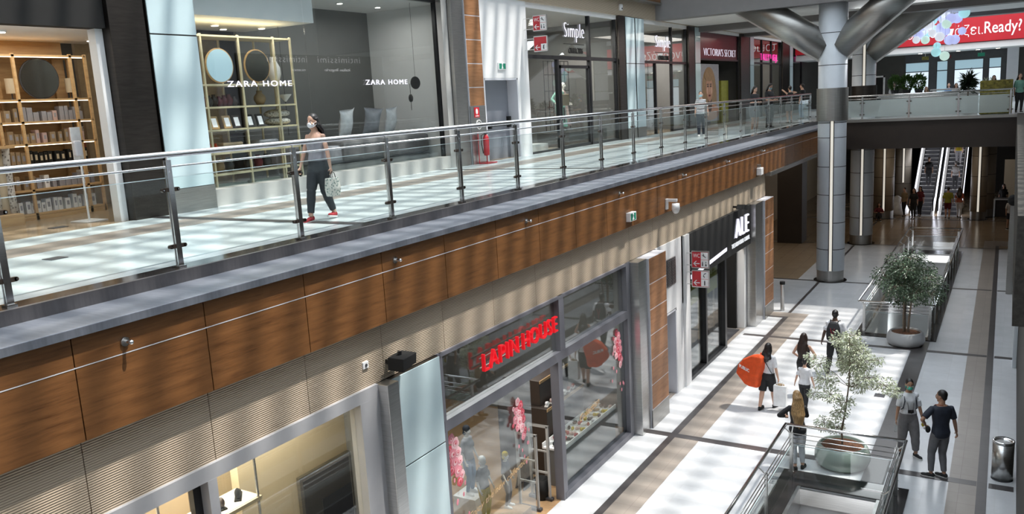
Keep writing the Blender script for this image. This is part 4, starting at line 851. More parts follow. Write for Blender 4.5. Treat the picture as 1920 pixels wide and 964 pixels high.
def human(name, label, loc, face, H, sex='f', skin='skin_light', hairm='hair_black', hairstyle='long', hairlen=.35, top='cloth_white', sleeve=.5, hem=.88, bottom='cloth_black', legto=1.0, loose=1.0, skirt=None,
          shoe='shoe_black', sole='sole_white', lean=0, side=0, twist=0, hip=(0, 0, 0), footL=None, footR=None, handL=None, handR=None, poleL=None, poleR=None, look=0, nod=0, mask=None, curl=.7, vox=.009, group=None, cat='person', straps=False, build=1.0, kneeL=(0.0, 1, 0), kneeR=(0.0, 1, 0), featureless=False, neckline=1.46, palmL=None, palmR=None):
    th = math.atan2(-face[0], face[1]); k = H/1.75; t = thing(name, label, cat, loc, th, group)
    J = {}
    R = Matrix.Rotation(-lean, 3, 'X') @ Matrix.Rotation(side, 3, 'Y'); Rt = R @ Matrix.Rotation(twist, 3, 'Z')
    hc0 = V3(0, 0, .93); hc = hc0+V3(*hip)
    def P(p):
        p = Vector(p); u = min(max((p.z-.93)/.3, 0), 1); q = (R.lerp(R, 1) @ Matrix.Rotation(twist*u, 3, 'Z')) @ (p-hc0); return hc+q
    prof = MALE if sex == 'm' else FEMALE
    if build != 1: prof = [(z, w*build, d*build, o) for z, w, d, o in prof]
    sw = (.178 if sex == 'm' else .150)*(.5+.5*build); ar = (1.0 if sex == 'm' else .84)*build; lr = (1.0 if sex == 'm' else 1.0)*build
    fL = footL or (-.10, 0, 0, .12); fR = footR or (.10, 0, 0, -.12)
    legs = {}
    for s, f, kp in (('L', fL, kneeL), ('R', fR, kneeR)):
        a = P((-.088 if s == 'L' else .088, 0, .905)); an = V3(f[0], f[1], f[2]+.085); kn, an = ik(a, an, .424, .408, kp); legs[s] = (a, kn, an, f[3] if len(f) > 3 else 0, f[4] if len(f) > 4 else 0)
    arms = {}
    for s, hnd, pole in (('L', handL, poleL), ('R', handR, poleR)):
        sg = -1 if s == 'L' else 1; sh = P((sg*sw, -.008, 1.40)); h = Vector(hnd) if hnd else P((sg*(sw+.075), .03, .87))
        el, wr = ik(sh, h, .285, .255, pole or (sg*.5, -1, -.1)); arms[s] = (sh, el, wr)
    hcn = P((0, .018, 1.625)); Rh = Rt @ Matrix.Rotation(look, 3, 'Z') @ Matrix.Rotation(-nod, 3, 'X')
    def Hd(x, y, z): return hcn+Rh @ V3(x*1.07, y*1.07, z*1.07)
    def torso(mb, z0, z1, off, extra=0):
        rr = [(z, w, d, o) for z, w, d, o in prof if z0 < z < z1]
        def at(z):
            for a, b in zip(prof, prof[1:]):
                if a[0] <= z <= b[0]:
                    u = (z-a[0])/(b[0]-a[0]); return (z, *[a[i]*(1-u)+b[i]*u for i in (1, 2, 3)])
            return (z, *prof[0][1:]) if z < prof[0][0] else (z, *prof[-1][1:])
        rr = [at(z0)]+rr+[at(z1)]
        mb.loft([ring(P((0, o, z)), Rt @ V3(1, 0, 0) if z > 1.2 else R @ V3(1, 0, 0), Rt @ V3(0, 1, 0) if z > 1.2 else R @ V3(0, 1, 0), w+off+extra*max(0, (1.15-z))*.25, d+off+extra*max(0, (1.15-z))*.25) for z, w, d, o in rr])
    def arm(mb, s, frac, off, start=0):
        sh, el, wr = arms[s]; pts = []; rs = []
        prof_a = [(0, .050), (.25, .047), (.5, .040), (.58, .041), (.7, .038), (1, .0265)]
        inn = P((0, 0, 1.395))
        def at(u): return sh.lerp(el, u/.53) if u < .53 else el.lerp(wr, (u-.53)/.47)
        us = [u for u, _ in prof_a if u < frac]+[frac]
        def rad(u):
            for (a, ra), (b, rb) in zip(prof_a, prof_a[1:]):
                if a <= u <= b: return ra+(rb-ra)*(u-a)/(b-a)
            return .0265
        pts = [sh.lerp(inn, .45)]+[at(u) for u in us]; rs = [.040*ar+off*.5]+[rad(u)*ar+off*(.6 if u == 0 else 1) for u in us]
        mb.path(pts, rs, 12); mb.ell(sh+Vector((0, 0, -.012)), .052*ar+off*.55)
        if frac > .53: mb.ell(el, .040*ar+off)
    def leg(mb, s, frac, off, lo=1.0, hem_flare=0):
        a, kn, an, _, _ = legs[s]; pr = [(0, .092), (.2, .088), (.45, .066), (.5, .060), (.56, .055), (.66, .057), (.8, .046), (1, .038)]
        def at(u): return a.lerp(kn, u/.5) if u < .5 else kn.lerp(an, (u-.5)/.5)
        us = [u for u, _ in pr if u < frac]+[frac]
        def rad(u):
            for (p, ra), (q, rb) in zip(pr, pr[1:]):
                if p <= u <= q: return ra+(rb-ra)*(u-p)/(q-p)
            return .038
        mb.path([at(u) for u in us], [(rad(u)*lr+off)*(1+(lo-1)*min(1, u*2))+hem_flare*u for u in us], 14); mb.ell(kn, (.057*lr+off)*lo) if frac > .52 else None
    # body: one continuous skin
    b = MB(); torso(b, .80, 1.53, 0)
    for s in 'LR':
        arm(b, s, 1, 0); leg(b, s, 1, 0)
        a, kn, an, yaw, heel = legs[s]; fr = Matrix.Rotation(yaw, 3, 'Z') @ Matrix.Rotation(-heel, 3, 'X')
        b.ell(an+fr @ V3(0, .04, -.045), (.034, .085, .028), rot=fr); b.ell(an+fr @ V3(0, -.02, -.03), (.03, .04, .04))
        sh, el, wr = arms[s]; sg = -1 if s == 'L' else 1; fd = (wr-el).normalized()
        pn = (palmL if s == 'L' else palmR) or (-sg, 0, 0); pn = Rt @ Vector(pn); pn = (pn-fd*pn.dot(fd)).normalized(); sd = fd.cross(pn)*(1 if s == 'R' else -1)   # sd points to the thumb side
        if sd.dot(Vector((0, 1, 0))) < -.2 and not (palmL or palmR): sd = -sd
        M = Matrix((sd, fd, pn)).transposed(); hs = .95 if sex == 'm' else .86
        b.ell(wr+fd*.045*hs, (.040*hs, .055*hs, .017*hs), rot=M)
        for q, (off, ln) in enumerate(((.030, .070), (.010, .078), (-.010, .073), (-.030, .058))):
            p0 = wr+fd*.080*hs+sd*off*hs; ang = 0; pts = [p0-fd*.02, p0]; dirn = fd
            for seg in range(3):
                ang += curl*(.55+.12*q); dv = fd*math.cos(ang)+pn*math.sin(ang); pts.append(pts[-1]+dv*ln*hs*(.42, .32, .26)[seg])
            b.path(pts, [.0105*hs, .0105*hs, .0098*hs, .009*hs, .0078*hs], 7)
        tb = wr+fd*.028*hs+sd*.030*hs
        b.path([tb, tb+(fd*.5+sd*.75+pn*.2).normalized()*.036*hs, tb+(fd*.5+sd*.75+pn*.2).normalized()*.036*hs+(fd*.9+sd*.15+pn*.45).normalized()*.034*hs], [.013*hs, .011*hs, .009*hs], 7)
    b.tube(P((0, -.012, 1.45)), Hd(0, -.02, -.03), .052 if sex == 'm' else .044, .050 if sex == 'm' else .043, 14)
    b.ell(Hd(0, -.008, .032), (.073, .092, .095), 16, 12, rot=Rh); b.ell(Hd(0, .026, -.035), (.056, .062, .070), 14, 10, rot=Rh); b.ell(Hd(0, .055, -.085), (.026, .026, .022), rot=Rh)
    b.path([Hd(0, .080, .030), Hd(0, .098, .0), Hd(0, .103, -.016), Hd(0, .088, -.024)], [.008, .011, .013, .010], 8)
    for sg in (-1, 1): b.ell(Hd(sg*.073, -.006, 0), (.010, .020, .032), rot=Rh); b.ell(Hd(sg*.038, .066, -.022), (.022, .02, .02), rot=Rh)
    def S(mb): mb.v = [tuple(c*k for c in p) for p in mb.v]; return mb
    organic('body', S(b), skin, t, vox, 3)
    if not featureless:
        f = MB(); g = MB()
        for sg in (-1, 1): f.ell(Hd(sg*.030, .073, .008), (.013, .008, .007), rot=Rh)
        obj('eyes', S(f), 'white_plastic', t, smooth=True, world=False)
        for sg in (-1, 1): g.ell(Hd(sg*.030, .079, .008), (.006, .004, .006), rot=Rh); g.path([Hd(sg*.048, .070, .026), Hd(sg*.03, .080, .031), Hd(sg*.014, .082, .026)], .0035, 6)
        obj('eyebrows', S(g), hairm, t, world=False)
        if not mask: obj('mouth', S(MB().ell(Hd(0, .080, -.050), (.023, .008, .008), rot=Rh)), 'cloth_rust' if skin != 'skin_dark' else 'cloth_maroon', t, smooth=True, world=False)
    if mask:
        mm = MB().ell(Hd(0, .045, -.040), (.061, .063, .052), 18, 12, rot=Rh).ell(Hd(0, .082, -.018), (.024, .030, .024), rot=Rh)
        organic('face_mask', S(mm), mask, t, .006, 3)
        sm = MB()
        for sg in (-1, 1): sm.path([Hd(sg*.058, .06, -.02), Hd(sg*.080, .0, .002), Hd(sg*.078, -.02, -.01)], .003, 6).path([Hd(sg*.055, .05, -.07), Hd(sg*.078, -.005, -.028)], .003, 6)
        obj('mask_strap', S(sm), mask, t.children[-1], world=False)
    if hairstyle:
        h = MB()
        if hairstyle != 'none':
            h.ell(Hd(0, -.020, .045), (.080, .094, .092), 18, 12, rot=Rh)
            if hairstyle in ('short',): h.ell(Hd(0, -.055, -.01), (.062, .045, .06), rot=Rh)
            if hairstyle == 'bun': h.ell(Hd(0, -.055, -.005), (.064, .048, .06), rot=Rh).ell(Hd(0, -.10, .07), .038)
            if hairstyle == 'tied': h.ell(Hd(0, -.055, -.005), (.066, .050, .065), rot=Rh).path([Hd(0, -.10, .06), Hd(0, -.14, .0), Hd(0.02, -.13, -.12), Hd(0.02, -.12, -.2)], [.03, .034, .026, .012], 10)
            if hairstyle == 'long':
                h.ell(Hd(0, -.05, -.03), (.078, .058, .09), rot=Rh)
                for i in range(11):
                    a = math.radians(-105+21*i); w = math.sin(a); c = math.cos(a); rr = random.uniform(.9, 1.1)
                    ln = hairlen*(.82+.18*c)*rr; bk = -.085-.035*c
                    h.path([Hd(w*.070, -.02-.06*c, .05), Hd(w*.084, -.03-.068*c, -.05), P((w*.105, -.035+bk*.55, 1.48)), P((w*.11*(1.15), bk-.045*c, 1.48-ln*.5)), P((w*.085, bk-.04*c, 1.50-ln))], [.020, .024, .026, .026, .012], 8)
        organic('hair', S(h), hairm, t, vox, 2)
    # clothes
    if top:
        c = MB(); torso(c, hem, neckline, .013, 0.15 if loose > 1.05 else 0)
        if sleeve > 0:
            for s in 'LR': arm(c, s, sleeve, .013+(.010 if sleeve < .6 else .004))
        else:
            for sg in (-1, 1): c.path([P((sg*.075, .085, 1.30)), P((sg*.085, .02, 1.445)), P((sg*.08, -.075, 1.36)), P((sg*.05, -.09, 1.25))], .013, 8)
        organic('top', S(c), top, t, max(vox, .01), 3)
    if skirt:
        c = MB(); z1 = skirt
        a, b2 = legs['L'][1], legs['R'][1]; m = (legs['L'][1]+legs['R'][1])/2
        fr = (.93-z1)/.45
        cz = lambda u: hc.lerp(m, u)
        c.loft([ring(P((0, -.005, 1.04)), R @ V3(1, 0, 0), R @ V3(0, 1, 0), .155*build, .115*build)]+[ring(cz(u)+V3(0, -.008, 0), V3(1, 0, 0), V3(0, 1, 0), (.188-.02*u)*build, (.138+.02*u)*build) for u in (0.0, .3*fr, .7*fr, fr)])
        for s in 'LR': leg(c, s, min(.5*fr, .49), .03, 1.0)
        organic('skirt', S(c), bottom, t, max(vox, .01), 4)
    elif bottom:
        c = MB(); torso(c, .80, 1.035, .010)
        for s in 'LR': leg(c, s, legto, .010, loose)
        organic('trousers', S(c), bottom, t, max(vox, .01), 3)
    if shoe:
        for s in 'LR':
            a, kn, an, yaw, heel = legs[s]; fr = Matrix.Rotation(yaw, 3, 'Z') @ Matrix.Rotation(-heel, 3, 'X'); q = lambda x, y, z: an+fr @ V3(x, y, z)
            u = MB().ell(q(0, .11, -.048), (.043, .075, .030), rot=fr).ell(q(0, .03, -.040), (.040, .075, .042), rot=fr).ell(q(0, -.03, -.035), (.037, .045, .048), rot=fr)
            so = organic('shoe', S(u), shoe, t, .008, 2)
            pts = [(.0, .192), (.024, .18), (.042, .145), (.045, .10), (.036, .04), (.036, -.03), (.024, -.068), (0, -.078), (-.024, -.068), (-.036, -.03), (-.036, .04), (-.045, .10), (-.042, .145), (-.024, .18)]
            sl = MB().loft([[q(x, y, -.084) for x, y in pts], [q(x, y, -.062) for x, y in pts]]); obj('sole', S(sl), sole, so, world=False)
    return t, dict(arms=arms, legs=legs, P=P, Hd=Hd, k=k, S=S, R=Rt)
def worldpt(t, p, k):
    th = t.rotation_euler[2]; x, y, z = p[0]*k, p[1]*k, p[2]*k
    return Vector((t.location.x+x*math.cos(th)-y*math.sin(th), t.location.y+x*math.sin(th)+y*math.cos(th), t.location.z+z))
def handpt(t, J, s, d=.075):
    sh, el, wr = J['arms'][s]; return worldpt(t, wr+(wr-el).normalized()*d, J['k'])

# woman walking on the upper gallery
t, J = human('person', 'woman with white mask, grey camisole and black trousers walking on the upper gallery', (-9.25, 9.62, 6.1), (0.12, -1), 1.66, top='cloth_grey', sleeve=0, neckline=1.36, hem=1.0, bottom='denim_black', legto=.93, loose=1.12, shoe='shoe_red', mask='mask_white', hairlen=.36,
             footL=(-.07, -.20, 0.02, .1, -.15), footR=(.08, .24, 0, -.1, .1), hip=(0, 0.02, -.02), handL=(-.30, .10, .84), handR=(.22, .22, .86), look=-.1, nod=.05, lean=.03)
h = handpt(t, J, 'L', .07)
bag = thing('tote_bag', 'small patterned tote bag hanging from the walking woman on the upper gallery', 'bag', (h.x, h.y, h.z-.38))
mb = MB(); 
for z0, z1, w0, w1, d in ((-.37, -.09, .105, .12, .05),): mb.loft([[Vector((h.x+a*d*f, h.y+b*w, h.z+z)) for a, b in ((-1, -1), (1, -1), (1, 1), (-1, 1))] for z, w, f in ((z0, w0, 1), (-.25, w0*1.12, 1.25), (z1, w1, .7))])
obj('pouch', mb, 'patterned_bag', bag, .01)
for s in (-1, 1): obj('handle', MB().path([(h.x+s*.03, h.y-.05, h.z-.09), (h.x+s*.02, h.y-.035, h.z-.02), (h.x+s*.008, h.y, h.z+.004), (h.x+s*.02, h.y+.035, h.z-.02), (h.x+s*.03, h.y+.05, h.z-.09)], .006, 8), 'shoe_black', bag)
h = handpt(t, J, 'R', .07); solo('mobile_phone', MB().obox(h, (0.008, .0, .0), (0, .05, -.045), (0, .025, .028)), 'black', 'dark phone held by the walking woman on the upper gallery', 'phone', bevel=.003)
# striped shirt
t, J = human('person', 'person in striped shirt and pale blue mask walking past the portrait poster', (-10.15, 31.0, 6.1), (0.25, -1), 1.68, hairstyle='bun', top='striped_cloth', sleeve=.5, hem=.86, bottom='cloth_navy', loose=1.1, shoe='sole_white', mask='mask_blue', skin='skin_light', footL=(-.08, -.12, 0, .1), footR=(.08, .14, 0, -.1), handL=(-.28, .0, .86), vox=.013)
# group leaning on the far gallery railing
human('person', 'dark haired woman in black top and grey shorts leaning at the far gallery railing', (-8.85, 33.6, 6.1), (0.8, -.6), 1.76, hairstyle='long', hairlen=.3, top='cloth_black', sleeve=.5, bottom='trouser_marl', skirt=.55, shoe='sole_white', lean=.06, nod=.4, handL=(-.10, .30, 1.12), handR=(.10, .30, 1.12), vox=.014, build=1.15)
human('person', 'woman with white-blue mask in black clothes bent over the far gallery railing', (-8.85, 35.9, 6.1), (0.9, -.5), 1.84, hairstyle='long', hairlen=.25, top='cloth_black', sleeve=.5, bottom='cloth_black', mask='mask_blue', lean=.08, nod=.4, handL=(-.12, .32, 1.1), handR=(.12, .32, 1.1), vox=.014, build=1.2)
human('person', 'woman in black sleeveless top raising her bent arm near the far gallery railing', (-8.9, 40.0, 6.1), (-.6, .8), 1.7, hairstyle='bun', top='cloth_black', sleeve=0, bottom='trouser_marl', skirt=.6, handR=(.14, .16, 1.50), poleR=(1, .1, -.2), handL=(-.1, .18, 1.45), vox=.014)
human('person', 'man in black t-shirt and blue jeans standing past the far gallery railing', (-9.3, 44.5, 6.1), (-.9, .2), 1.78, 'm', hairstyle='short', top='cloth_black', bottom='jeans_blue', vox=.014)
# orange bag woman
t, J = human('person', 'woman in white t-shirt and black knee shorts carrying a big orange bag on her back', (-4.90, 19.75, 0), (0.30, 1), 1.68, hairstyle='long', hairlen=.22, top='cloth_white', sleeve=.48, hem=.99, bottom='cloth_black', legto=.50, loose=1.28, shoe='shoe_black', sole='shoe_black',
             footL=(-.09, -.22, 0, .05, -.1), footR=(.09, .18, 0, -.05), handR=(.30, .02, .80), handL=(-.14, .16, 1.30), poleL=(-1, .2, -.6), build=1.08, side=.03)
ob = thing('shopping_bag', 'huge orange shopping bag with white lettering slung over a woman\'s left shoulder', 'bag', (-5.3, 19.45, .62))
def W(p): return worldpt(t, p, J['k'])
cen = Vector((-.36, -.20, 1.02)); rgs = []
def bag_ring(z, wx, wy, ox, oy=0):
    return [W((cen.x+ox+a*wx, cen.y+oy+b*wy, z)) for a, b in ((-1, -.6), (-.8, -1), (.75, -1), (1, -.7), (1, .7), (.8, 1), (-.8, 1), (-1, .6))]
mb = MB().loft([bag_ring(.60, .13, .08, .10), bag_ring(.66, .20, .13, .06), bag_ring(.90, .33, .16, -.04), bag_ring(1.12, .33, .15, .02), bag_ring(1.30, .27, .13, .10), bag_ring(1.42, .16, .10, .20), bag_ring(1.47, .05, .05, .24)])
bo = obj('bag_body', mb, 'bag_orange', ob, .02); 
q = W((-.63, -.40, .98)); q2 = W((-.30, -.40, .98)); tx = text_mesh('PUBLIC', .11, .002, None, (0, 0, 0), '-y', .28, bold=.004)
dx = (W((1, 0, 0))-W((0, 0, 0))).normalized(); bk = (W((0, -1, 0))-W((0, 0, 0))).normalized()
tx.v = [tuple(W((-.58, -.375, 1.10))+dx*p[0]*.98+bk*.0+Vector((0, 0, p[2]-p[0]*.3))+bk*(-p[1])) for p in tx.v]; obj('white_lettering', tx, 'white_plastic', ob)
obj('shoulder_strap', MB().path([W((-.16, -.16, 1.38)), W((-.15, -.06, 1.47)), W((-.13, .05, 1.45)), W((-.14, .14, 1.33))], .014, 8), 'bag_orange', ob)
hb = thing('handbag_strap', 'thin dark crossbody strap over the white t-shirt of the woman with the orange bag', 'bag', W((0, -.13, 1.2))); obj('strap', MB().path([W((-.10, -.125, 1.40)), W((0.05, -.137, 1.24)), W((.165, -.10, 1.02)), W((.2, -.03, .95))], .008, 6), 'shoe_black', hb)
h = handpt(t, J, 'R', .07)
pb = thing('paper_bag', 'tall white paper carrier bag hanging from the orange bag woman\'s right hand', 'bag', (h.x, h.y, .18))
c0 = h.x+.04; mb = MB().loft([[Vector((c0+a*.15, h.y+b*.075, z)) for a, b in ((-1, -1), (1, -1), (1, 1), (-1, 1))] for z in (h.z-.62, h.z-.10)])
obj('bag_body', mb, 'white_plastic', pb, .004)
obj('tissue', MB().ell((c0, h.y, h.z-.10), (.11, .055, .045)), 'cloth_tan', pb)
for s in (-1, 1): obj('handle', MB().path([(c0-.07, h.y+s*.05, h.z-.11), (c0-.05, h.y+s*.01, h.z-.01), (c0, h.y+s*.006, h.z+.01), (c0+.05, h.y+s*.01, h.z-.01), (c0+.07, h.y+s*.05, h.z-.11)], .005, 6), 'white_plastic', pb)
# dark-haired woman in black
human('person', 'long-haired woman in black sleeveless dress walking away, ahead of the child', (-4.30, 20.95, 0), (0.15, 1), 1.66, hairstyle='long', hairm='hair_brown', hairlen=.42, top='cloth_black', sleeve=0, hem=.95, bottom='cloth_black', shoe='shoe_black', handR=(.20, .24, 1.02), poleR=(1, -.6, -.3), handL=(-.20, .22, 1.0), poleL=(-1, -.6, -.3), footL=(-.07, .08, 0, 0), footR=(.08, -.1, 0, 0))
# child
human('person', 'child in white t-shirt and black trousers with dark short hair walking away', (-4.08, 20.0, 0), (0.1, 1), 1.30, 'f', hairstyle='short', top='cloth_white', sleeve=.42, hem=.90, bottom='cloth_black', footL=(-.08, .10, 0, 0), footR=(.08, -.14, 0, 0, -.1), handL=(-.33, -.02, .80), handR=(.33, .0, .80), build=1.05, loose=1.02)
# man with backpack
t, J = human('person', 'man in white t-shirt and black trousers with a black backpack walking away', (-3.92, 23.05, 0), (0.05, 1), 1.80, 'm', skin='skin_dark', hairstyle='short', top='cloth_white', sleeve=.40, hem=.88, bottom='cloth_black', loose=1.12, footL=(-.11, -.30, .02, 0.05, -.3), footR=(.12, .26, 0, -.1), handR=(.36, .06, .84), handL=(-.33, .02, .84), hip=(0, 0, -.03))
bp = thing('backpack', 'black backpack with thin red stripes worn by the man in the white t-shirt', 'backpack', worldpt(t, (0, -.2, .98), J['k']))
def W(p): return worldpt(t, p, J['k'])
mb = MB()
mb.loft([[W((a*w, -.115+(-.5+.5*b)*dpt, z)) for a, b in ((-1, 1), (-1, -.3), (-.75, -1), (.75, -1), (1, -.3), (1, 1))] for z, w, dpt in ((.93, .13, .09), (.97, .165, .15), (1.12, .175, .17), (1.28, .16, .15), (1.40, .12, .10), (1.44, .07, .05))])
obj('pack', mb, 'cloth_black', bp, .02)
obj('red_piping', MB().path([W((-.05, -.29, 1.30)), W((-.015, -.30, 1.15)), W((0, -.29, 1.0))], .006, 6).path([W((.05, -.29, 1.30)), W((.015, -.30, 1.15)), W((0.01, -.29, 1.0))], .006, 6), 'shoe_red', bp)
for s in (-1, 1): obj('shoulder_strap', MB().path([W((s*.07, -.14, 1.38)), W((s*.10, -.07, 1.445)), W((s*.115, .04, 1.435)), W((s*.125, .12, 1.33)), W((s*.16, .08, 1.10)), W((s*.17, -.08, 1.02))], .016, 8), 'shoe_black', bp)
# blonde woman leaning on the balustrade
t, J = human('person', 'blonde woman in black jacket and white trousers leaning on the near balustrade corner', (-3.52, 16.62, 0), (-.45, 1), 1.66, hairstyle='long', hairm='hair_blonde', hairlen=.50, top='cloth_black', sleeve=.96, hem=.80, bottom='jeans_white', legto=.93, shoe='shoe_black', sole='shoe_black', build=1.0, lean=.12, nod=.35, look=.25,
             footL=(-.05, -.02, 0, .3), footR=(.12, .04, 0, -.5), handL=(-.22, .26, 1.12), handR=(.02, .32, 1.14), poleL=(-1, -.3, -.4), poleR=(1, -.3, -.4), loose=1.03)
h = handpt(t, J, 'L', .08); solo('mobile_phone', MB().obox(h+Vector((-.0, .02, .03)), (.03, .012, .0), (-.01, .02, .068), (.001, .004, -.001)), 'black', 'dark phone in the blonde woman\'s hand', 'phone', bevel=.004)
# woman with green mask
t, J = human('person', 'woman with green mask, white blouse and grey trousers facing the man in dark t-shirt', (-1.62, 18.12, 0), (.45, -1), 1.70, skin='skin_tan', hairstyle='tied', hairm='hair_black', top='cloth_white', sleeve=.47, hem=1.0, bottom='trouser_grey', legto=.90, loose=1.32, shoe='shoe_black', mask='mask_green', nod=.15, look=-.1,
             footL=(-.17, .03, 0, .4), footR=(.12, -.10, 0, -.3), handL=(-.27, .08, .87), handR=(.27, .08, .87), build=1.02)
def W(p): return worldpt(t, p, J['k'])
bp = thing('backpack', 'small dark backpack with straps worn by the woman with the green mask', 'backpack', W((0, -.2, 1.1)))
obj('pack', MB().loft([[W((a*w, -.115+(-.5+.5*b)*d, z)) for a, b in ((-1, 1), (-1, -.4), (-.7, -1), (.7, -1), (1, -.4), (1, 1))] for z, w, d in ((1.02, .10, .08), (1.2, .12, .11), (1.36, .10, .08))]), 'cloth_navy', bp, .015)
for s in (-1, 1): obj('shoulder_strap', MB().path([W((s*.10, -.09, 1.37)), W((s*.105, -.02, 1.43)), W((s*.11, .07, 1.385)), W((s*.115, .118, 1.30)), W((s*.14, .10, 1.14)), W((s*.15, .0, 1.08))], .012, 8), 'cloth_navy', bp)
cm = thing('camera', 'black camera on a neck cord at the waist of the woman with the green mask', 'camera', W((0, .14, 1.06))); obj('cord', MB().path([W((.05, .0, 1.47)), W((.075, .10, 1.36)), W((.055, .14, 1.2)), W((.045, .15, 1.10))], .005, 6).path([W((-.05, .0, 1.47)), W((-.075, .10, 1.36)), W((-.055, .14, 1.2)), W((-.045, .15, 1.10))], .005, 6), 'black', cm)
obj('camera_body', MB().obox(W((0, .15, 1.08)), (W((.055, 0, 0))-W((0, 0, 0))), (W((0, .02, 0))-W((0, 0, 0))), (0, 0, .028)).tube(W((0, .16, 1.08)), W((0, .20, 1.075)), .024, n=14), 'black', cm)
h = handpt(t, J, 'L', .06); solo('cloth_item', MB().ell(h+Vector((0, -.01, -.05)), (.035, .03, .05)).ell(h+Vector((.02, -.01, -.02)), (.03, .02, .03)), 'cloth_yellow', 'yellow-green crumpled item in the masked woman\'s left hand', 'held item', smooth=True)
h = handpt(t, J, 'R', .07); b = thing('water_bottle', 'clear plastic water bottle in the masked woman\'s right hand', 'bottle', h+Vector((0, 0, -.2))); obj('body', MB().lathe((h.x, h.y, h.z-.19), [(.03, 0), (.033, .02), (.030, .08), (.033, .14), (.014, .185), (.013, .20)], 16), 'rail_glass', b, smooth=True); obj('cap', MB().tube((h.x, h.y, h.z+.01), (h.x, h.y, h.z+.03), .015, n=14), 'jeans_white', b)
obj('watch', MB().tube(W(J['arms']['R'][2]-(J['arms']['R'][2]-J['arms']['R'][1]).normalized()*.03), W(J['arms']['R'][2]-(J['arms']['R'][2]-J['arms']['R'][1]).normalized()*.005), .031, n=16), 'black', t)
# man in black t-shirt
t, J = human('person', 'man in dark t-shirt and grey trousers standing with his hand on his hip, lower right', (-1.0, 17.35, 0), (-.62, .78), 1.79, 'm', skin='skin_tan', hairstyle='short', top='cloth_navy', sleeve=.42, hem=.83, bottom='trouser_marl', legto=.95, loose=1.12, shoe='shoe_black',
             footL=(-.12, .02, 0, .75), footR=(.10, -.06, 0, .45), handL=(-.20, .13, 1.04), poleL=(-1, -.45, .1), handR=(.36, -.02, .86), palmR=(-1, 0, 0), look=.75, nod=.05, hip=(.03, -.01, 0), twist=-.2, build=.92)
def W(p): return worldpt(t, p, J['k'])
w1, w2 = J['arms']['R'][2], J['arms']['R'][1]; obj('watch', MB().tube(W(w1+(w2-w1).normalized()*.035), W(w1+(w2-w1).normalized()*.06), .034, n=16), 'black', t)
solo('neck_lanyard', MB().path([W((.055, -.05, 1.49)), W((0, -.085, 1.485)), W((-.055, -.05, 1.49)), W((-.075, .02, 1.475)), W((-.05, .10, 1.42))], .006, 6), 'cloth_rust', 'thin reddish cord around the neck of the man in the dark t-shirt', 'lanyard')
h = handpt(t, J, 'L', .07); solo('face_mask', MB().ell(h+Vector((0, -.02, -.03)), (.05, .03, .04)), 'mask_white', 'crumpled white mask held at the hip of the man in the dark t-shirt', 'mask', smooth=True)
wb = thing('waist_bag', 'small black bag at the hip of the man in the dark t-shirt', 'bag', W((-.19, .10, .95))); obj('pouch', MB().ell(W((-.185, .06, .97)), (.05, .09, .065)), 'black', wb, smooth=True); obj('zip', MB().box(W((-.23, .06, .97)).x-.01, W((-.23, .06, .97)).x+.01, W((-.23, .06, .97)).y-.03, W((-.23, .06, .97)).y+.03, W((0, 0, .985)).z, W((0, 0, .99)).z), 'steel', wb)
# background people, lower hall
bgp = [
 ('person in yellow-green shirt and dark red shorts standing before the escalators', (-3.0, 52.2, 0), (0, 1), 1.78, 'm', 'hair_brown', 'short', 'cloth_lime', 'cloth_maroon', .45, 0),
 ('person in rust red shirt and pale trousers standing before the right escalator', (-2.45, 52.6, 0), (.2, 1), 1.72, 'f', 'hair_brown', 'long', 'cloth_rust', 'jeans_white', .95, 0),
 ('person in dark dress walking at the foot of the left escalator', (-4.7, 51.9, 0), (-.2, -1), 1.74, 'f', 'hair_brown', 'long', 'cloth_black', 'cloth_black', .95, 0),
 ('person in dark red top behind the dark dressed walker at the left escalator', (-4.45, 52.75, 0), (-.4, -1), 1.76, 'f', 'hair_black', 'long', 'cloth_maroon', 'cloth_black', .95, 0),
 ('person in grey shirt bending beside the white cone-shaped cover', (-4.0-1.25, 52.6, 0), (-.6, -.6), 1.70, 'm', 'hair_black', 'short', 'cloth_tan', 'cloth_black', .95, 0),
 ('person standing behind the table rail in the dark far right', (-.35, 54.5, 0), (0, -1), 1.7, 'f', 'hair_black', 'long', 'cloth_black', 'cloth_black', .95, 0),
 ('person with bare legs at the far right edge under the bridge', (.02, 48.8, 0), (.5, -1), 1.66, 'f', 'hair_black', 'long', 'cloth_white', 'cloth_navy', .4, 0),
 ('person in dark red sitting at the foot of the dim round column', (-6.42, 51.15, 0.0), (.1, -1), 1.15, 'f', 'hair_black', 'long', 'cloth_maroon', 'cloth_black', .95, 0),
]
for lab, loc, fc, H, sx, hm, hs, tp, bt, lt, z in bgp:
    if 'sitting' in lab: human('person', lab, loc, fc, 1.65, sx, hairm=hm, hairstyle=hs, top=tp, bottom=bt, legto=lt, vox=.018, hip=(0, 0, -.70), footL=(-.12, .45, 0, 0), footR=(.12, .42, 0, 0), handL=(-.14, .35, .50), handR=(.14, .35, .50))
    else: human('person', lab, loc, fc, H, sx, hairm=hm, hairstyle=hs, top=tp, bottom=bt, legto=lt, vox=.018, footL=(-.09, .08, 0, 0), footR=(.09, -.1, 0, 0))
# ------------------------------------------------------------------ shop contents
rnd = random.Random(3)
def ceil_spot(x, y, z, label, group, r=.09, s='lamp_white'):
    t = thing('ceiling_spotlight', label, 'lamp', (x, y, z-.03), 0, group)
    obj('ring', MB().lathe((x, y, z-.03), [(r+.02, 0), (r+.02, .028)], 20), 'white_plastic', t); obj('lens', MB().lathe((x, y, z-.036), [(r, 0), (r, .01)], 20), s, t); return t
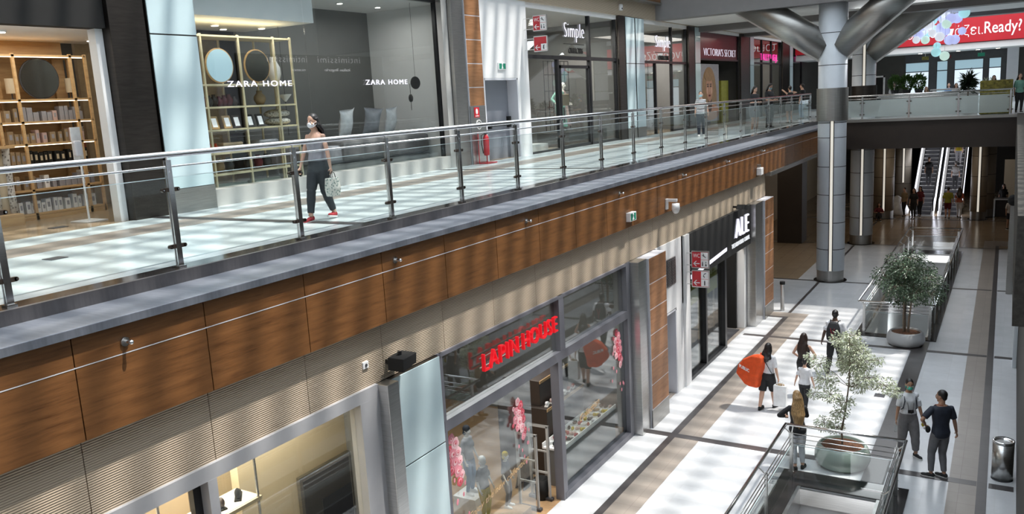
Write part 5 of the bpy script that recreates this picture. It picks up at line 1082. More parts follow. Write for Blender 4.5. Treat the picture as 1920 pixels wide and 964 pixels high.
# --- homeware shop, entrance side: oak shelf with lit shelves
struct('wall_left', MB().box(-16.25, -16.15, 6.6, 10.0, 6.1, 9.40), 'oak')
struct('ceiling', MB().box(-16.3, -13.35, 2, 10.6, 9.40, 9.50), 'soffit_white')
struct('wall_left', MB().box(-22.0, -21.8, 2, 20, 6.1, 10.62), 'interior_dark')
SX, SY0, SY1 = -15.5, 8.42, 10.0
t = thing('shelving_unit', 'tall oak shelving unit with lit shelves inside the homeware entrance', 'shelf', (SX-.3, 9.2, 6.1))
for y in (SY0-.15, SY0+.25, SY1-.25, SY1+.05):
    obj('upright', MB().box(SX-.05, SX, y-.025, y+.025, 6.1, 9.12), 'oak', t); obj('upright', MB().box(SX-.62, SX-.57, y-.025, y+.025, 6.1, 9.12), 'oak', t)
SHZ = (6.22, 6.66, 7.1, 7.5, 7.9, 8.3)
for z in SHZ+(9.1,):
    sh = obj('shelf_board', MB().box(SX-.62, SX, SY0-.15, SY1+.05, z-.035, z), 'oak', t)
    if z > 6.7: obj('led_strip', MB().box(SX-.03, SX-.012, SY0-.1, SY1, z-.048, z-.036), 'led_warm', sh)
obj('plinth', MB().box(SX-.62, SX, SY0-.15, SY1+.05, 6.1, 6.18), 'oak', t)
t = thing('round_mirror', 'large round mirror on top shelf of the oak unit in the homeware entrance', 'mirror', (SX-.25, 9.1, 8.3))
obj('glass', MB().tube((SX-.2, 9.22, 8.68), (SX-.19, 9.22, 8.68), .355, n=48), 'mirror_dim', t); obj('rim', MB().tube((SX-.23, 9.22, 8.68), (SX-.2, 9.22, 8.68), .375, n=48), 'charcoal', t)
rowmat = [['white_plastic', 'white_plastic'], ['cloth_grey', 'white_plastic'], ['black', 'black'], ['cloth_tan', 'cloth_pink'], ['cloth_grey', 'cloth_pink']]
rown = ['bottom', 'second lowest', 'middle', 'fourth', 'upper']
for ri, z in enumerate(SHZ[:5]):
    y = SY0+.0; n = 0
    while y < SY1-.1:
        w = rnd.uniform(.07, .12); h = rnd.uniform(.16, .27) if ri != 2 else rnd.uniform(.2, .27); m = rowmat[ri][rnd.random() < .4] if y > SY0+.3 or ri == 0 else 'cloth_tan'
        bx = thing('candle_box', '%s box on the %s oak shelf, %s from the left' % ({'white_plastic': 'white', 'cloth_grey': 'grey', 'black': 'black', 'cloth_tan': 'tan', 'cloth_pink': 'pale pink'}[m], rown[ri], ORD[n]), 'box', (SX-.2, y+w/2, z), 0, 'boxes on the oak shelving unit')
        obj('carton', MB().box(SX-.28, SX-.12, y, y+w-.008, z, z+h), m, bx, .003); obj('label_patch', MB().box(SX-.121, SX-.118, y+w*.25, y+w*.7, z+h*.35, z+h*.75), 'interior_cream' if m == 'black' else 'cloth_grey', bx)
        y += w+rnd.choice((.005, .005, .05)); n += 1
for i, (y, z) in enumerate(((8.72, 8.3), (9.86, 8.3))):
    t = thing('table_lamp', 'small table lamp with beige drum shade on the oak unit, %s of the mirror' % ('left', 'right')[i], 'lamp', (SX-.3, y, z))
    obj('lamp_shade', MB().lathe((SX-.3, y, z+.12), [(.09, 0), (.09, .27)], 20), 'interior_cream', t); obj('base', MB().lathe((SX-.3, y, z), [(.05, 0), (.05, .015), (.012, .03), (.012, .13)], 14), 'charcoal', t)
t = thing('textile_display', 'cream fringed throws hanging at the far left inside the homeware shop', 'textile', (-15.3, 7.9, 6.3))
for q in range(4): obj('throw', MB().loft([[Vector((-15.3+rnd.uniform(-.03, .03)+a*.06, 7.72+q*.14+b*.065, z)) for a, b in ((-1, -1), (1, -1), (1, 1), (-1, 1))] for z in (6.3, 6.6, 6.9, 7.2, 7.45)]), 'patterned_fabric' if q % 2 else 'interior_cream', t, smooth=True)
t = thing('display_table', 'low oak side plinth under the fringed throws', 'table', (-15.3, 7.7, 6.1)); obj('plinth', MB().box(-15.7, -15.0, 7.2, 8.15, 6.1, 6.3), 'oak', t); obj('top', MB().box(-15.72, -14.98, 7.18, 8.17, 7.45, 7.49).box(-15.7, -15.66, 7.2, 7.24, 6.3, 7.45), 'oak', t)
t = thing('sanitizer_stand', 'white hand sanitizer dispenser on a thin white pole at the homeware entrance', 'dispenser', (-13.9, 9.1-.45, 6.1))
sy = 8.72
obj('pole', MB().tube((-14.0, sy, 6.12), (-14.0, sy, 7.3), .018, n=10), 'white_plastic', t); obj('foot', MB().box(-14.25, -13.75, sy-.2, sy+.2, 6.1, 6.12), 'white_plastic', t, .004); obj('board', MB().box(-14.03, -14.01, sy-.10, sy+.08, 7.15, 7.75), 'white_plastic', t, .004); obj('dispenser', MB().box(-14.01, -13.9, sy-.12, sy+.02, 7.25, 7.52), 'lavender_wall', t, .03)
t = thing('shelving_unit', 'second oak shelf with mixed goods deep inside the homeware shop', 'shelf', (-17.4, 11.4, 6.1))
for y in (11.1, 11.9, 12.7): obj('upright', MB().box(-17.5, -17.45, y-.02, y+.02, 6.1, 8.6), 'oak', t)
for z in (6.4, 6.8, 7.2, 7.6, 8.0, 8.4): obj('shelf_board', MB().box(-17.9, -17.45, 11.1, 12.7, z-.03, z), 'oak', t)
for j, z in enumerate((6.4, 6.8, 7.2, 7.6, 8.0)):
    for q in range(3): solo('storage_basket', MB().box(-17.8, -17.5, 11.15+q*.5, 11.5+q*.5, z, z+rnd.uniform(.12, .28)), rnd.choice(['cloth_tan', 'cloth_rust', 'charcoal', 'patterned_fabric']), 'woven goods box on the deep oak shelf, row %s, %s from the left' % (ORD[j], ORD[q]), 'box', 'goods on the deep oak shelf', .02)
for i, (x, y) in enumerate(((-14.6, 8.0), (-14.3, 10.0), (-15.9, 8.4), (-15.4, 10.2), (-14.6, 6.2))): ceil_spot(x, y, 9.40, 'round ceiling spotlight above the homeware entrance, %s' % ['nearest the shelf', 'largest by the jamb', 'over the oak unit left', 'over the oak unit right', 'far left'][i], 'homeware entrance spotlights', .10)
area('homeware_entrance_light', (-14.7, 8.2, 9.33), 2.0, 3.0, 60); area('homeware_depth_light', (-19, 12, 10.3), 3, 6, 120)
# --- homeware shop window: cream lattice shelf
LX = -13.9
t = thing('lattice_shelf', 'cream metal lattice shelving behind the homeware window', 'shelf', (LX-.3, 12.6, 6.1))
YS = (11.02, 11.5, 12.45, 13.42, 13.92); ZS = (6.22, 6.64, 7.07, 7.54, 8.0, 8.45, 9.42)
for y in YS:
    obj('upright', MB().box(LX-.03, LX+.01, y-.02, y+.02, 6.12, 9.44), 'cream_frame', t); obj('upright', MB().box(LX-.62, LX-.59, y-.018, y+.018, 6.12, 9.44), 'cream_frame', t)
for z in ZS: obj('shelf_board', MB().box(LX-.62, LX+.012, YS[0], YS[-1], z-.035, z), 'cream_frame', t)
solo('display_plinth', MB().box(-15.2, -13.4, 10.8, 18.9, 6.102, 6.18), 'stone_white', 'low pale platform running behind the whole homeware window', 'plinth')
for i, (y, m, ry) in enumerate(((11.95, 'bubble_cyan', .33), (12.95, 'mirror_dim', .32))):
    t = thing('round_mirror', 'round wood-rimmed mirror on the top of the lattice shelf, %s one' % ('left', 'right')[i], 'mirror', (LX-.1, y, 8.46))
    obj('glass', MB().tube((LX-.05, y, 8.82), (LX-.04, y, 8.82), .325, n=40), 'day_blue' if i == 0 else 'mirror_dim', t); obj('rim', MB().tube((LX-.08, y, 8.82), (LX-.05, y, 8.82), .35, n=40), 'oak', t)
def vase(y, z, r, h, m, lab, group=None, nm='vase'):
    t = thing(nm, lab, nm.replace('_', ' '), (LX-.3, y, z), 0, group); obj('vessel', MB().lathe((LX-.3, y, z), [(r*.55, 0), (r, h*.35), (r*.95, h*.6), (r*.45, h*.85), (r*.5, h)], 20), m, t, smooth=True); obj('opening', MB().lathe((LX-.3, y, z+h), [(r*.4, 0), (r*.4, .004)], 14), 'black', t); return t
vase(13.66, 8.46, .14, .58, 'white_plastic', 'tall white vase on the top of the lattice shelf'); vase(13.15, 8.01, .13, .30, 'cloth_tan', 'white and brown jar on the lattice shelf')
for i in range(7): vase(11.65+i*.13, 8.01, .085, .20+.02*(i % 3), rnd.choice(['cloth_maroon', 'hair_brown', 'charcoal']), 'dark brown pot on the second lattice shelf from top, %s from the left' % ORD[i], 'dark brown pots on the lattice shelf', 'pot')
for i in range(5):
    y = (11.72, 12.05, 12.3, 12.66, 12.95)[i]; t = thing('standing_photo', 'standing photo frame with pale print on the lattice shelf, %s from the left' % ORD[i], 'photo frame', (LX-.15, y, 7.55), 0, 'photo frames on the lattice shelf')
    obj('frame', MB().obox((LX-.15, y, 7.68), (.012, 0, .004), (0, .10, 0), (-.035, 0, .13)), ('oak', 'oak', 'hair_brown', 'charcoal', 'charcoal')[i], t); obj('print', MB().obox((LX-.136, y, 7.68), (.003, 0, .001), (0, .06, 0), (-.024, 0, .09)), 'letter_cool', t)
for i, (y, z, lab) in enumerate(((13.3, 7.72, 'upper'), (13.3, 7.55, 'lower'))):
    organic_c = MB().ell((LX-.3, y+.3, z+.08), (.24, .33, .10), 16, 10); solo('cushion', organic_c, 'patterned_fabric', 'patterned cushion on the lattice shelf, %s of the stack' % lab, 'cushion', None, 0, True)
for i in range(4): solo('folded_throw', MB().box(LX-.5, LX-.06, 11.8+.02*i if i < 2 else 12.8, 12.35 if i < 2 else 13.35, 7.09+.09*(i % 2), 7.17+.09*(i % 2)), ('cloth_pink', 'cloth_tan', 'cloth_tan', 'cloth_grey')[i], ('beige folded throw, lower of the left stack on the lattice shelf', 'tan folded throw, upper of the left stack on the lattice shelf', 'brown folded throw, lower of the right stack on the lattice shelf', 'grey folded throw, upper of the right stack on the lattice shelf')[i], 'throw', 'folded throws on the lattice shelf', .03)
for i in range(3): vase(11.58+.12*i, 7.09, .065, .17, 'bag_orange' if i else 'red_sign', 'small orange-red vase on the lattice shelf, %s from the left' % ORD[i], 'small orange-red vases')
for i in range(6): vase((11.6, 11.85, 12.1, 12.65, 12.9, 13.15)[i], 6.66, .11, .28, rnd.choice(['hair_brown', 'charcoal', 'cloth_maroon', 'cloth_tan']), 'round dark glazed vessel on the lower lattice shelf, %s from the left' % ORD[i], 'round vessels on the lower lattice shelf', 'vessel')
for i, (a, b) in enumerate(((11.55, 12.4), (12.52, 13.35))): solo('rolled_rug', MB().tube((LX-.2, a, 6.33), (LX-.2, b, 6.33), .10, n=20), 'pot_sage', 'rolled grey-green rug on the bottom lattice shelf, %s one' % ('left', 'right')[i], 'rug', None, 0, True)
t = thing('wall_lamp', 'small white fan-shaped lamp hanging right of the lattice shelf', 'lamp', (-14.3, 13.8, 8.0)); obj('shade', MB().lathe((-14.3, 14.0, 8.22), [(.02, -.16), (.14, -.02), (.15, 0)], 20), 'white_plastic', t); obj('cord', MB().tube((-14.3, 14.0, 8.2), (-14.3, 14.0, 10.5), .006), 'charcoal', t); obj('stem', MB().tube((-14.3, 14.0, 8.08), (-14.3, 14.0, 7.3), .006), 'charcoal', t)
struct('wall_left', MB().box(-15.6, -13.4, 10.7, 14.2, 9.72, 10.55), 'white_wall'); struct('ceiling', MB().box(-21.8, -13.4, 10.6, 19.5, 10.5, 10.6), 'soffit_white')
struct('wall_left', MB().box(-16.9, -16.8, 10.7, 14.4, 6.1, 9.7), 'cloth_tan')
for i in range(5): ceil_spot(-14.6-.5*(i % 2), 11.2+i*.65, 9.72, 'spotlight in the white soffit over the lattice shelf, %s from the left' % ORD[i], 'spotlights over the lattice shelf', .07)
area('lattice_light', (-13.9, 12.5, 9.6), 0.8, 2.8, 60)
# bedroom display
struct('wall_left', MB().box(-16.2, -16.1, 14.4, 20.6, 6.1, 10.5), 'interior_grey'); struct('wall_left', MB().box(-16.1, -13.5, 19.25, 19.45, 6.1, 10.5), 'white_wall')
t = thing('bed', 'made bed with grey linen in the dim homeware window display', 'bed', (-15, 16.9, 6.18))
obj('mattress', MB().box(-16.0, -14.2, 14.9, 19.1, 6.5, 6.95), 'cloth_grey', t, .1); obj('bed_frame', MB().box(-16.05, -14.15, 14.85, 19.15, 6.18, 6.5), 'interior_grey', t); obj('blanket', MB().box(-15.9, -14.12, 15.6, 19.15, 6.55, 7.05), 'trouser_grey', t, .08)
for i, (y, lab, mt, rz) in enumerate(((16.35, 'left white pillow', 'cloth_white', .2), (17.35, 'middle grey pillow', 'cloth_grey', -.1), (18.15, 'right white pillow', 'cloth_white', .25))):
    c = Vector((-14.75, y, 7.45)); rg = []
    for j in range(9):
        u = -1+j/4; w = (1-abs(u)**2.2)*.15+.008; rg.append([c+Vector((math.cos(a)*w*(1-.6*abs(math.sin(a))**3), math.sin(a)*(.27+.10*abs(u)**3), u*(.32+.09*abs(math.sin(a))**3))) for a in [2*math.pi*q/20 for q in range(20)]])
    o = solo('pillow', MB().loft(rg), mt, '%s standing on the dim display bed' % lab, 'pillow', None, 0, True); o.rotation_euler = (rz*.5, .25, rz)
t = thing('pendant_speaker', 'black leaf-shaped ornament hanging at the right of the homeware window', 'ornament', (-13.9, 18.3, 8.0)); obj('leaf', MB().ell((-13.9, 18.4, 8.42), (.03, .22, .17), 16, 10), 'black', t, smooth=True); obj('cord', MB().tube((-13.9, 18.15, 8.4), (-13.9, 18.15, 7.7), .008).tube((-13.9, 18.4, 8.55), (-13.9, 18.4, 10.5), .004), 'black', t); obj('bead', MB().ell((-13.9, 18.15, 8.02), (.06, .07, .11)), 'black', t, smooth=True)
area('bed_light', (-14.5, 17, 10.3), 1, 3, 45, (1, .97, .92))
for i in range(3): ceil_spot(-14.9, 15.3+i*1.5, 10.5, 'small spotlight above the dim display bed, %s from the left' % ORD[i], 'spotlights over the display bed', .07)
# --- Simple shops: rails of clothes, mannequins
def mannequin(loc, face, lab, dress, arm=None, H=1.78):
    return human('mannequin', lab, loc, face, H, 'f', skin='mannequin_white', hairstyle=None, top=dress, sleeve=.9, bottom=dress, skirt=.18, shoe=None, vox=.014, featureless=True, cat='mannequin', handL=arm or (-.3, .15, 1.0), handR=(.3, .1, 1.0))
m1 = mannequin((-14.1, 28.35-1.2, 6.6), (1, -.3), 'white mannequin in mint green patterned dress holding a brown bag, nearer Simple window', 'cloth_mint')
m2 = mannequin((-14.3, 29.0-1.2, 6.6), (1, .1), 'white mannequin in pale pink dress with arm stretched out, nearer Simple window', 'cloth_pink')
m3 = mannequin((-14.0, 24.0, 6.35), (1, -.2), 'white mannequin in dark blue trousers at the left of the nearer Simple window', 'jeans_blue')
solo('handbag', MB().box(-13.85, -13.7, 26.6, 27.15, 7.55, 7.95), 'cloth_tan', 'brown handbag held by the mint green mannequin', 'bag', None, .03)
solo('display_plinth', MB().box(-14.8, -13.5, 26.6, 29.8, 6.1, 6.6), 'interior_dark', 'low dark plinth under the two mannequins of the nearer Simple window', 'plinth'); solo('display_plinth', MB().box(-14.5, -13.5, 23.5, 25.0, 6.1, 6.35), 'white_plastic', 'low white plinth under the left mannequin of the nearer Simple window', 'plinth')
def rack(x, y0, y1, z, h, lab, cols, n):
    t = thing('clothes_rack', lab, 'clothes rack', (x, (y0+y1)/2, z)); b = MB()
    for y in (y0, y1): b.tube((x, y, z), (x, y, z+h), .015, n=8)
    b.tube((x, y0, z+h), (x, y1, z+h), .015, n=8); obj('frame', b, 'black_metal', t)
    for i in range(n):
        y = y0+.06+(y1-y0-.12)*i/(n-1); g = solo('hanging_garment', MB().loft([[Vector((x+a*w, y+b*d, zz)) for a, b in ((-1, -1), (1, -1), (1, 1), (-1, 1))] for zz, w, d in ((z+h-.9, .26, .02), (z+h-.3, .24, .025), (z+h-.1, .22, .02), (z+h-.03, .03, .012))]), cols[i % len(cols)], 'garment hanging on the %s, %s from the near end' % (lab.split(' standing')[0], ORD[i]), 'garment', 'garments on the '+lab.split(' standing')[0])
rack(-15.4, 24.0, 26.4, 6.1, 1.6, 'black rack standing in the nearer Simple shop', ['cloth_tan', 'cloth_rust', 'cloth_black', 'cloth_grey', 'cloth_pink'], 12)
rack(-14.6, 34.2, 35.9, 6.1, 1.6, 'short black rack standing in the farther Simple shop', ['cloth_black', 'charcoal', 'cloth_white', 'cloth_maroon'], 9)
for (y0, y1, lab) in ((27.6, 29.6, 'black wire display grid behind the two mannequins'), (34.4, 37.9, 'black wire display grid in the farther Simple window')):
    b = MB()
    n = 6
    for i in range(n+1): b.tube((-14.95, y0+(y1-y0)*i/n, 6.1), (-14.95, y0+(y1-y0)*i/n, 9.2), .014, n=6)
    for z in (6.9, 7.5, 8.1, 8.7, 9.2): b.tube((-14.95, y0, z), (-14.95, y1, z), .014, n=6)
    solo('wire_grid', b, 'black_metal', lab, 'display grid')
t = thing('hinged_glazing', 'black framed glass door leaf open inward at the nearer Simple shop', 'door', (-13.2, 25.3, 6.1)); obj('frame', MB().box(-13.22, -13.12, 25.36, 25.46, 6.1, 8.9).box(-13.22, -13.12, 27.55, 27.66, 6.1, 8.9).box(-13.22, -13.12, 25.36, 27.66, 8.8, 8.9).box(-13.22, -13.12, 25.36, 27.66, 6.1, 6.2), 'black_metal', t); obj('glass', MB().box(-13.18, -13.16, 25.46, 27.55, 6.2, 8.8), 'shop_glass', t); obj('door_handle', MB().box(-13.12, -13.07, 25.5, 25.54, 7.0, 7.5), 'steel', t)
area('simple_light', (-14.6, 26.5, 10.3), 1.5, 5, 420, (1, .95, .88)); area('simple_light', (-14.6, 35.3, 10.3), 1.5, 4, 360, (1, .95, .88))
for i in range(4): ceil_spot(-14.2-.3*i, 25.6+i*.5, 10.5, 'spotlight behind the nearer Simple fanlight, %s' % ORD[i], 'spotlights in the nearer Simple shop', .09)
# --- underwear shop: portrait poster
t = thing('portrait_poster', 'tall backlit poster of a blonde woman\'s face in the dark red underwear shop', 'poster', (-13.3, 42, 6.3))
obj('panel', MB().box(-13.4, -13.32, 40.2, 43.65, 6.25, 9.12), 'cloth_grey', t)
def blob(name, cy, cz, ry, rz_, m, x): obj(name, MB().prism([(cy+ry*math.cos(a), cz+rz_*math.sin(a)) for a in [2*math.pi*q/36 for q in range(36)] if 6.27 < cz+rz_*math.sin(a) < 9.1], 'x', x-.01, x), m, t)
blob('printed_hair', 42.0, 8.02, 1.08, .95, 'hair_blonde', -13.317); blob('printed_lock', 41.25, 7.45, .38, .85, 'hair_blonde', -13.316); blob('printed_lock', 42.85, 7.45, .40, .85, 'hair_blonde', -13.316); blob('printed_shoulders', 42.3, 6.72, 1.3, .40, 'skin_tan', -13.313); blob('printed_neck', 42.1, 7.15, .32, .45, 'skin_dark', -13.310); blob('printed_face', 42.02, 7.92, .56, .60, 'skin_tan', -13.306); blob('printed_chin', 42.05, 7.60, .34, .34, 'skin_tan', -13.305)
for s in (-1, 1): blob('printed_eye', 42.0+s*.22, 8.02, .12, .045, 'hair_brown', -13.302); blob('printed_brow', 42.0+s*.23, 8.12, .17, .025, 'hair_brown', -13.302); blob('printed_cheek', 42.02+s*.33, 7.8, .14, .17, 'skin_light', -13.304)
blob('printed_nose', 42.04, 7.84, .055, .13, 'skin_light', -13.302); blob('printed_mouth', 42.04, 7.56, .17, .05, 'cloth_maroon', -13.302); blob('printed_fringe', 42.0, 8.55, .75, .28, 'hair_blonde', -13.303)
area('poster_light', (-12.7, 42, 10.4), .5, 3, 9)
solo('shop_shelf', MB().box(-14.2, -13.6, 45.0, 46.3, 6.1, 8.3), 'cloth_lime', 'dim green-lit shelf inside the dark underwear shop', 'shelf')
# --- far upper shops
for i, (x, y, z0, w, h, m, lab) in enumerate(((-14.0, 52.0, 6.1, 1.0, 3.0, 'cloth_rust', 'rust brown panel inside the pink lettered shop'), (-14.6, 54.8, 6.6, 1.2, 2.4, 'day_blue', 'pale lit panel inside the pink lettered shop'), (-13.6, 60.6, 7.2, 1.8, 1.9, 'letter_red', 'bright red patterned panel past the pink lettered shop'), (-14, 63.2, 6.1, 1.2, 3.3, 'day_window', 'bright pale window past the red patterned panel'))):
    t = thing('advertising_board', lab, 'panel', (x, y, z0)); obj('board', MB().box(x-.06, x, y-w/2, y+w/2, z0, z0+h), m if m != 'letter_red' else 'cloth_rust', t); obj('frame', MB().box(x-.05, x+.03, y-w/2-.05, y-w/2, z0, z0+h).box(x-.05, x+.03, y+w/2, y+w/2+.05, z0, z0+h), 'charcoal', t)
mannequin((-13.6, 50.3, 6.1), (1, -.2), 'bare cream mannequin at the left of the pink lettered shop', 'mannequin_white')
area('pink_shop_light', (-14.6, 53, 10.3), 1.5, 5, 160)
# --- ALE shop interior
t = thing('partition_board', 'cream partition with black letters behind the ALE doorway', 'panel', (-8.4, 25.5, 0)); obj('board', MB().box(-8.45, -8.35, 24.2, 26.75, 0, 4.0), 'interior_cream', t); obj('lettering', text_mesh('NON\nUSUAL', .42, .003, None, (-8.345, 24.35, 2.55), 'x', 1.3), 'charcoal', t)
t = thing('totem_sign', 'narrow black totem sign with white letter E in the ALE doorway', 'sign', (-7.9, 24.6, 0)); obj('panel', MB().box(-7.95, -7.85, 24.45, 24.85, 0, 2.35), 'black', t); obj('letter', text_mesh('E', .26, .003, None, (-7.845, 24.58, 1.72), 'x'), 'letter_white', t)
solo('doorway_liner', MB().box(-7.6, -7.35, 26.62, 26.9, 0, 2.8), 'white_wall', 'white jamb at the right of the ALE doorway', 'jamb'); solo('doorway_liner', MB().box(-8.3, -7.6, 26.5, 26.6, 0, 2.8), 'black', 'black jamb strip inside the ALE doorway', 'jamb')
solo('door_mat', MB().box(-8.3, -7.45, 24.4, 26.4, 0.007, .02), 'charcoal', 'dark door mat in the ALE doorway', 'mat')
solo('window_poster', MB().box(-7.50, -7.47, 21.1, 24.1, 1.95, 2.8), 'cloth_lime', 'lime green band poster behind the ALE window', 'poster')
solo('window_poster', MB().box(-7.52, -7.49, 21.3, 22.3, 0.105, 1.95), 'cloth_grey', 'grey printed poster below the lime band, left in the ALE window', 'poster')
for i in range(3): solo('sneaker', MB().ell((-7.75, 22.0+i*.28, .20), (.05, .13, .05)).box(-7.80, -7.70, 21.88+i*.28, 22.13+i*.28, .105, .15), 'white_plastic', 'white sneaker on the low ledge in the ALE window, %s from the left' % ORD[i], 'shoe', 'white sneakers in the ALE window', 0, True)
solo('window_ledge', MB().box(-8.2, -7.5, 21.05, 24.1, 0, .105), 'interior_grey', 'low grey display ledge in the ALE window', 'ledge')
area('ale_light', (-8.4, 24, 3.9), 1, 5, 190, (1, .97, .93))
# --- children's shop interior
t = thing('display_cabinet', 'dark brown tiered shoe cabinet inside the red lettered shop doorway', 'cabinet', (-8.6, 14.8, 0))
obj('carcass', MB().box(-9.2, -8.0, 14.2, 15.9, 0, 1.5), 'dark_brown', t, .01); obj('top_tier', MB().box(-9.1, -8.2, 14.3, 15.6, 1.5, 2.05), 'dark_brown', t, .01); obj('edge_trim', MB().box(-8.0, -7.985, 14.2, 15.9, 1.44, 1.5), 'oak', t); obj('edge_trim', MB().box(-8.2, -8.185, 14.3, 15.6, 1.99, 2.05), 'oak', t)
t = thing('display_table', 'grey bargain table with white rim beside the red lettered shop door', 'table', (-8.3, 15.0, 0))
obj('body', MB().box(-7.95, -7.52, 13.9, 16.5, 0, .78), 'interior_grey', t); obj('rim', MB().box(-7.97, -7.50, 13.88, 16.52, .78, .82).box(-7.97, -7.95, 13.88, 16.52, .82, .9).box(-7.52, -7.50, 13.88, 16.52, .82, .88), 'white_plastic', t)
sm = ['cloth_black', 'cloth_pink', 'white_plastic', 'shoe_red', 'charcoal', 'cloth_yellow', 'cloth_rust', 'cloth_tan', 'cloth_black', 'cloth_white']
for i in range(9):
    for j in range(4):
        m = rnd.choice(sm); x, y = -7.88+j*.105+rnd.uniform(-.01, .01), 14.05+i*.29+rnd.uniform(-.03, .03)
        o = thing('child_shoe', 'small %s shoe on the bargain table, %s column, %s from the window' % ({'cloth_black': 'black', 'cloth_pink': 'pale pink', 'white_plastic': 'white', 'shoe_red': 'red', 'charcoal': 'grey', 'cloth_yellow': 'yellow', 'cloth_rust': 'rust', 'cloth_tan': 'tan', 'cloth_white': 'off-white'}[m], ORD[i], ORD[3-j]), 'shoe', (x, y, .82), rnd.uniform(-.6, .6), 'small shoes on the bargain table')
        obj('upper', MB().ell((0, .02, .04), (.033, .085, .032), 10, 6).ell((0, -.04, .06), (.03, .045, .04), 10, 6), m, o, smooth=True, world=False); obj('sole', MB().box(-.035, .035, -.085, .105, 0, .02), 'sole_white', o, world=False)
for i in range(2):
    for j in range(7):
        m = rnd.choice(sm); o = thing('child_shoe', '%s shoe on the %s tier of the dark cabinet, %s from the left' % ({'cloth_black': 'black', 'cloth_pink': 'pale pink', 'white_plastic': 'white', 'shoe_red': 'red', 'charcoal': 'grey', 'cloth_yellow': 'yellow', 'cloth_rust': 'rust', 'cloth_tan': 'tan', 'cloth_white': 'off-white'}[m], ('lower', 'upper')[i], ORD[j]), 'shoe', (-8.1 if i == 0 else -8.5, 14.4+j*(.2 if i == 0 else .17), 1.5 if i == 0 else 2.05), .3, 'shoes on the dark tiered cabinet')
        obj('upper', MB().ell((0, .02, .045), (.035, .09, .035), 10, 6).ell((0, -.04, .065), (.032, .045, .045), 10, 6), m, o, smooth=True, world=False); obj('sole', MB().box(-.037, .037, -.09, .11, 0, .02), 'sole_white', o, world=False)
for i, y in enumerate((12.85, 13.32)):
    t = thing('security_gate', 'pale plastic anti-theft gate in the red lettered shop doorway, %s one' % ('left', 'right')[i], 'gate', (-7.8, y, 0)); b = MB().box(-7.95, -7.9, y-.02, y+.02, 0, 1.55).box(-7.55, -7.5, y-.02, y+.02, 0, 1.55).box(-7.95, -7.5, y-.02, y+.02, 1.5, 1.55)
    obj('frame', b, 'stone_white', t, .008); obj('crossbar', MB().box(-7.9, -7.55, y-.012, y+.012, .55, .59).box(-7.9, -7.55, y-.012, y+.012, 1.0, 1.03), 'stone_white', t); obj('foot', MB().box(-7.99, -7.46, y-.05, y+.05, 0, .06), 'charcoal', t, .01)
solo('waste_basket', MB().lathe((-7.72, 13.6-.62+.35, 0), [(.13, 0), (.15, .42), (.14, .42), (.13, .36)], 24), 'black', 'small black basket beside the doorway post of the red lettered shop', 'bin', None, 0, True)
t = thing('floor_sign', 'black folding floor sign inside the red lettered shop doorway', 'sign', (-8.2, 13.6, 0)); obj('leaf', MB().prism([(13.45, 0), (13.85, 0), (13.68, .62), (13.62, .62)], 'x', -8.22, -8.19), 'black', t); obj('leaf', MB().obox((-8.35, 13.65, .3), (.01, 0, .003), (0, .16, 0), (.07, 0, .3)), 'charcoal', t)
def kid(loc, face, lab, top, bot, headcol, H, cap=None):
    t, J = human('mannequin', lab, loc, face, H, 'f', skin='mannequin_white', hairstyle=None, top=top, sleeve=.5, hem=.9, bottom=bot, shoe='white_plastic', vox=.011, featureless=True, cat='mannequin', handL=(-.25, .1, .9), handR=(.25, .1, .9))
    if cap: organic('hood', J['S'](MB().ell(J['Hd'](0, -.012, .04), (.088, .10, .10), 16, 12).ell(J['Hd'](0, -.05, -.05), (.085, .06, .07))), cap, t, .01, 3)
    return t
kid((-8.0, 11.72, .25), (1, -.1), 'white child mannequin in dark shirt and yellow trousers, front of the red lettered shop window', 'charcoal', 'cloth_yellow', None, 1.25, 'white_plastic')
kid((-8.0, 12.5, .15), (1, .2), 'child mannequin with yellow hood and dark jacket in the red lettered shop window', 'cloth_navy', 'cloth_grey', None, 1.12, 'cloth_yellow')
kid((-8.5, 12.0, .55), (1, 0), 'child mannequin in pale hoodie and blue cap behind the one in yellow trousers', 'cloth_grey', 'jeans_blue', None, 1.35, 'cloth_navy')
solo('display_plinth', MB().box(-8.9, -7.6, 10.3, 12.7, 0, .15), 'shop_parquet', 'wooden window platform below the child mannequins', 'plinth'); solo('display_plinth', MB().box(-8.15, -7.8, 11.5, 11.95, .15, .25), 'white_plastic', 'small white riser under the front child mannequin', 'plinth'); solo('display_plinth', MB().box(-8.75, -8.25, 11.78, 12.25, .15, .55), 'white_plastic', 'white block under the rear child mannequin', 'plinth')
area('kids_light', (-9.0, 13.0, 3.9), 2, 6, 240, (1, .95, .88))
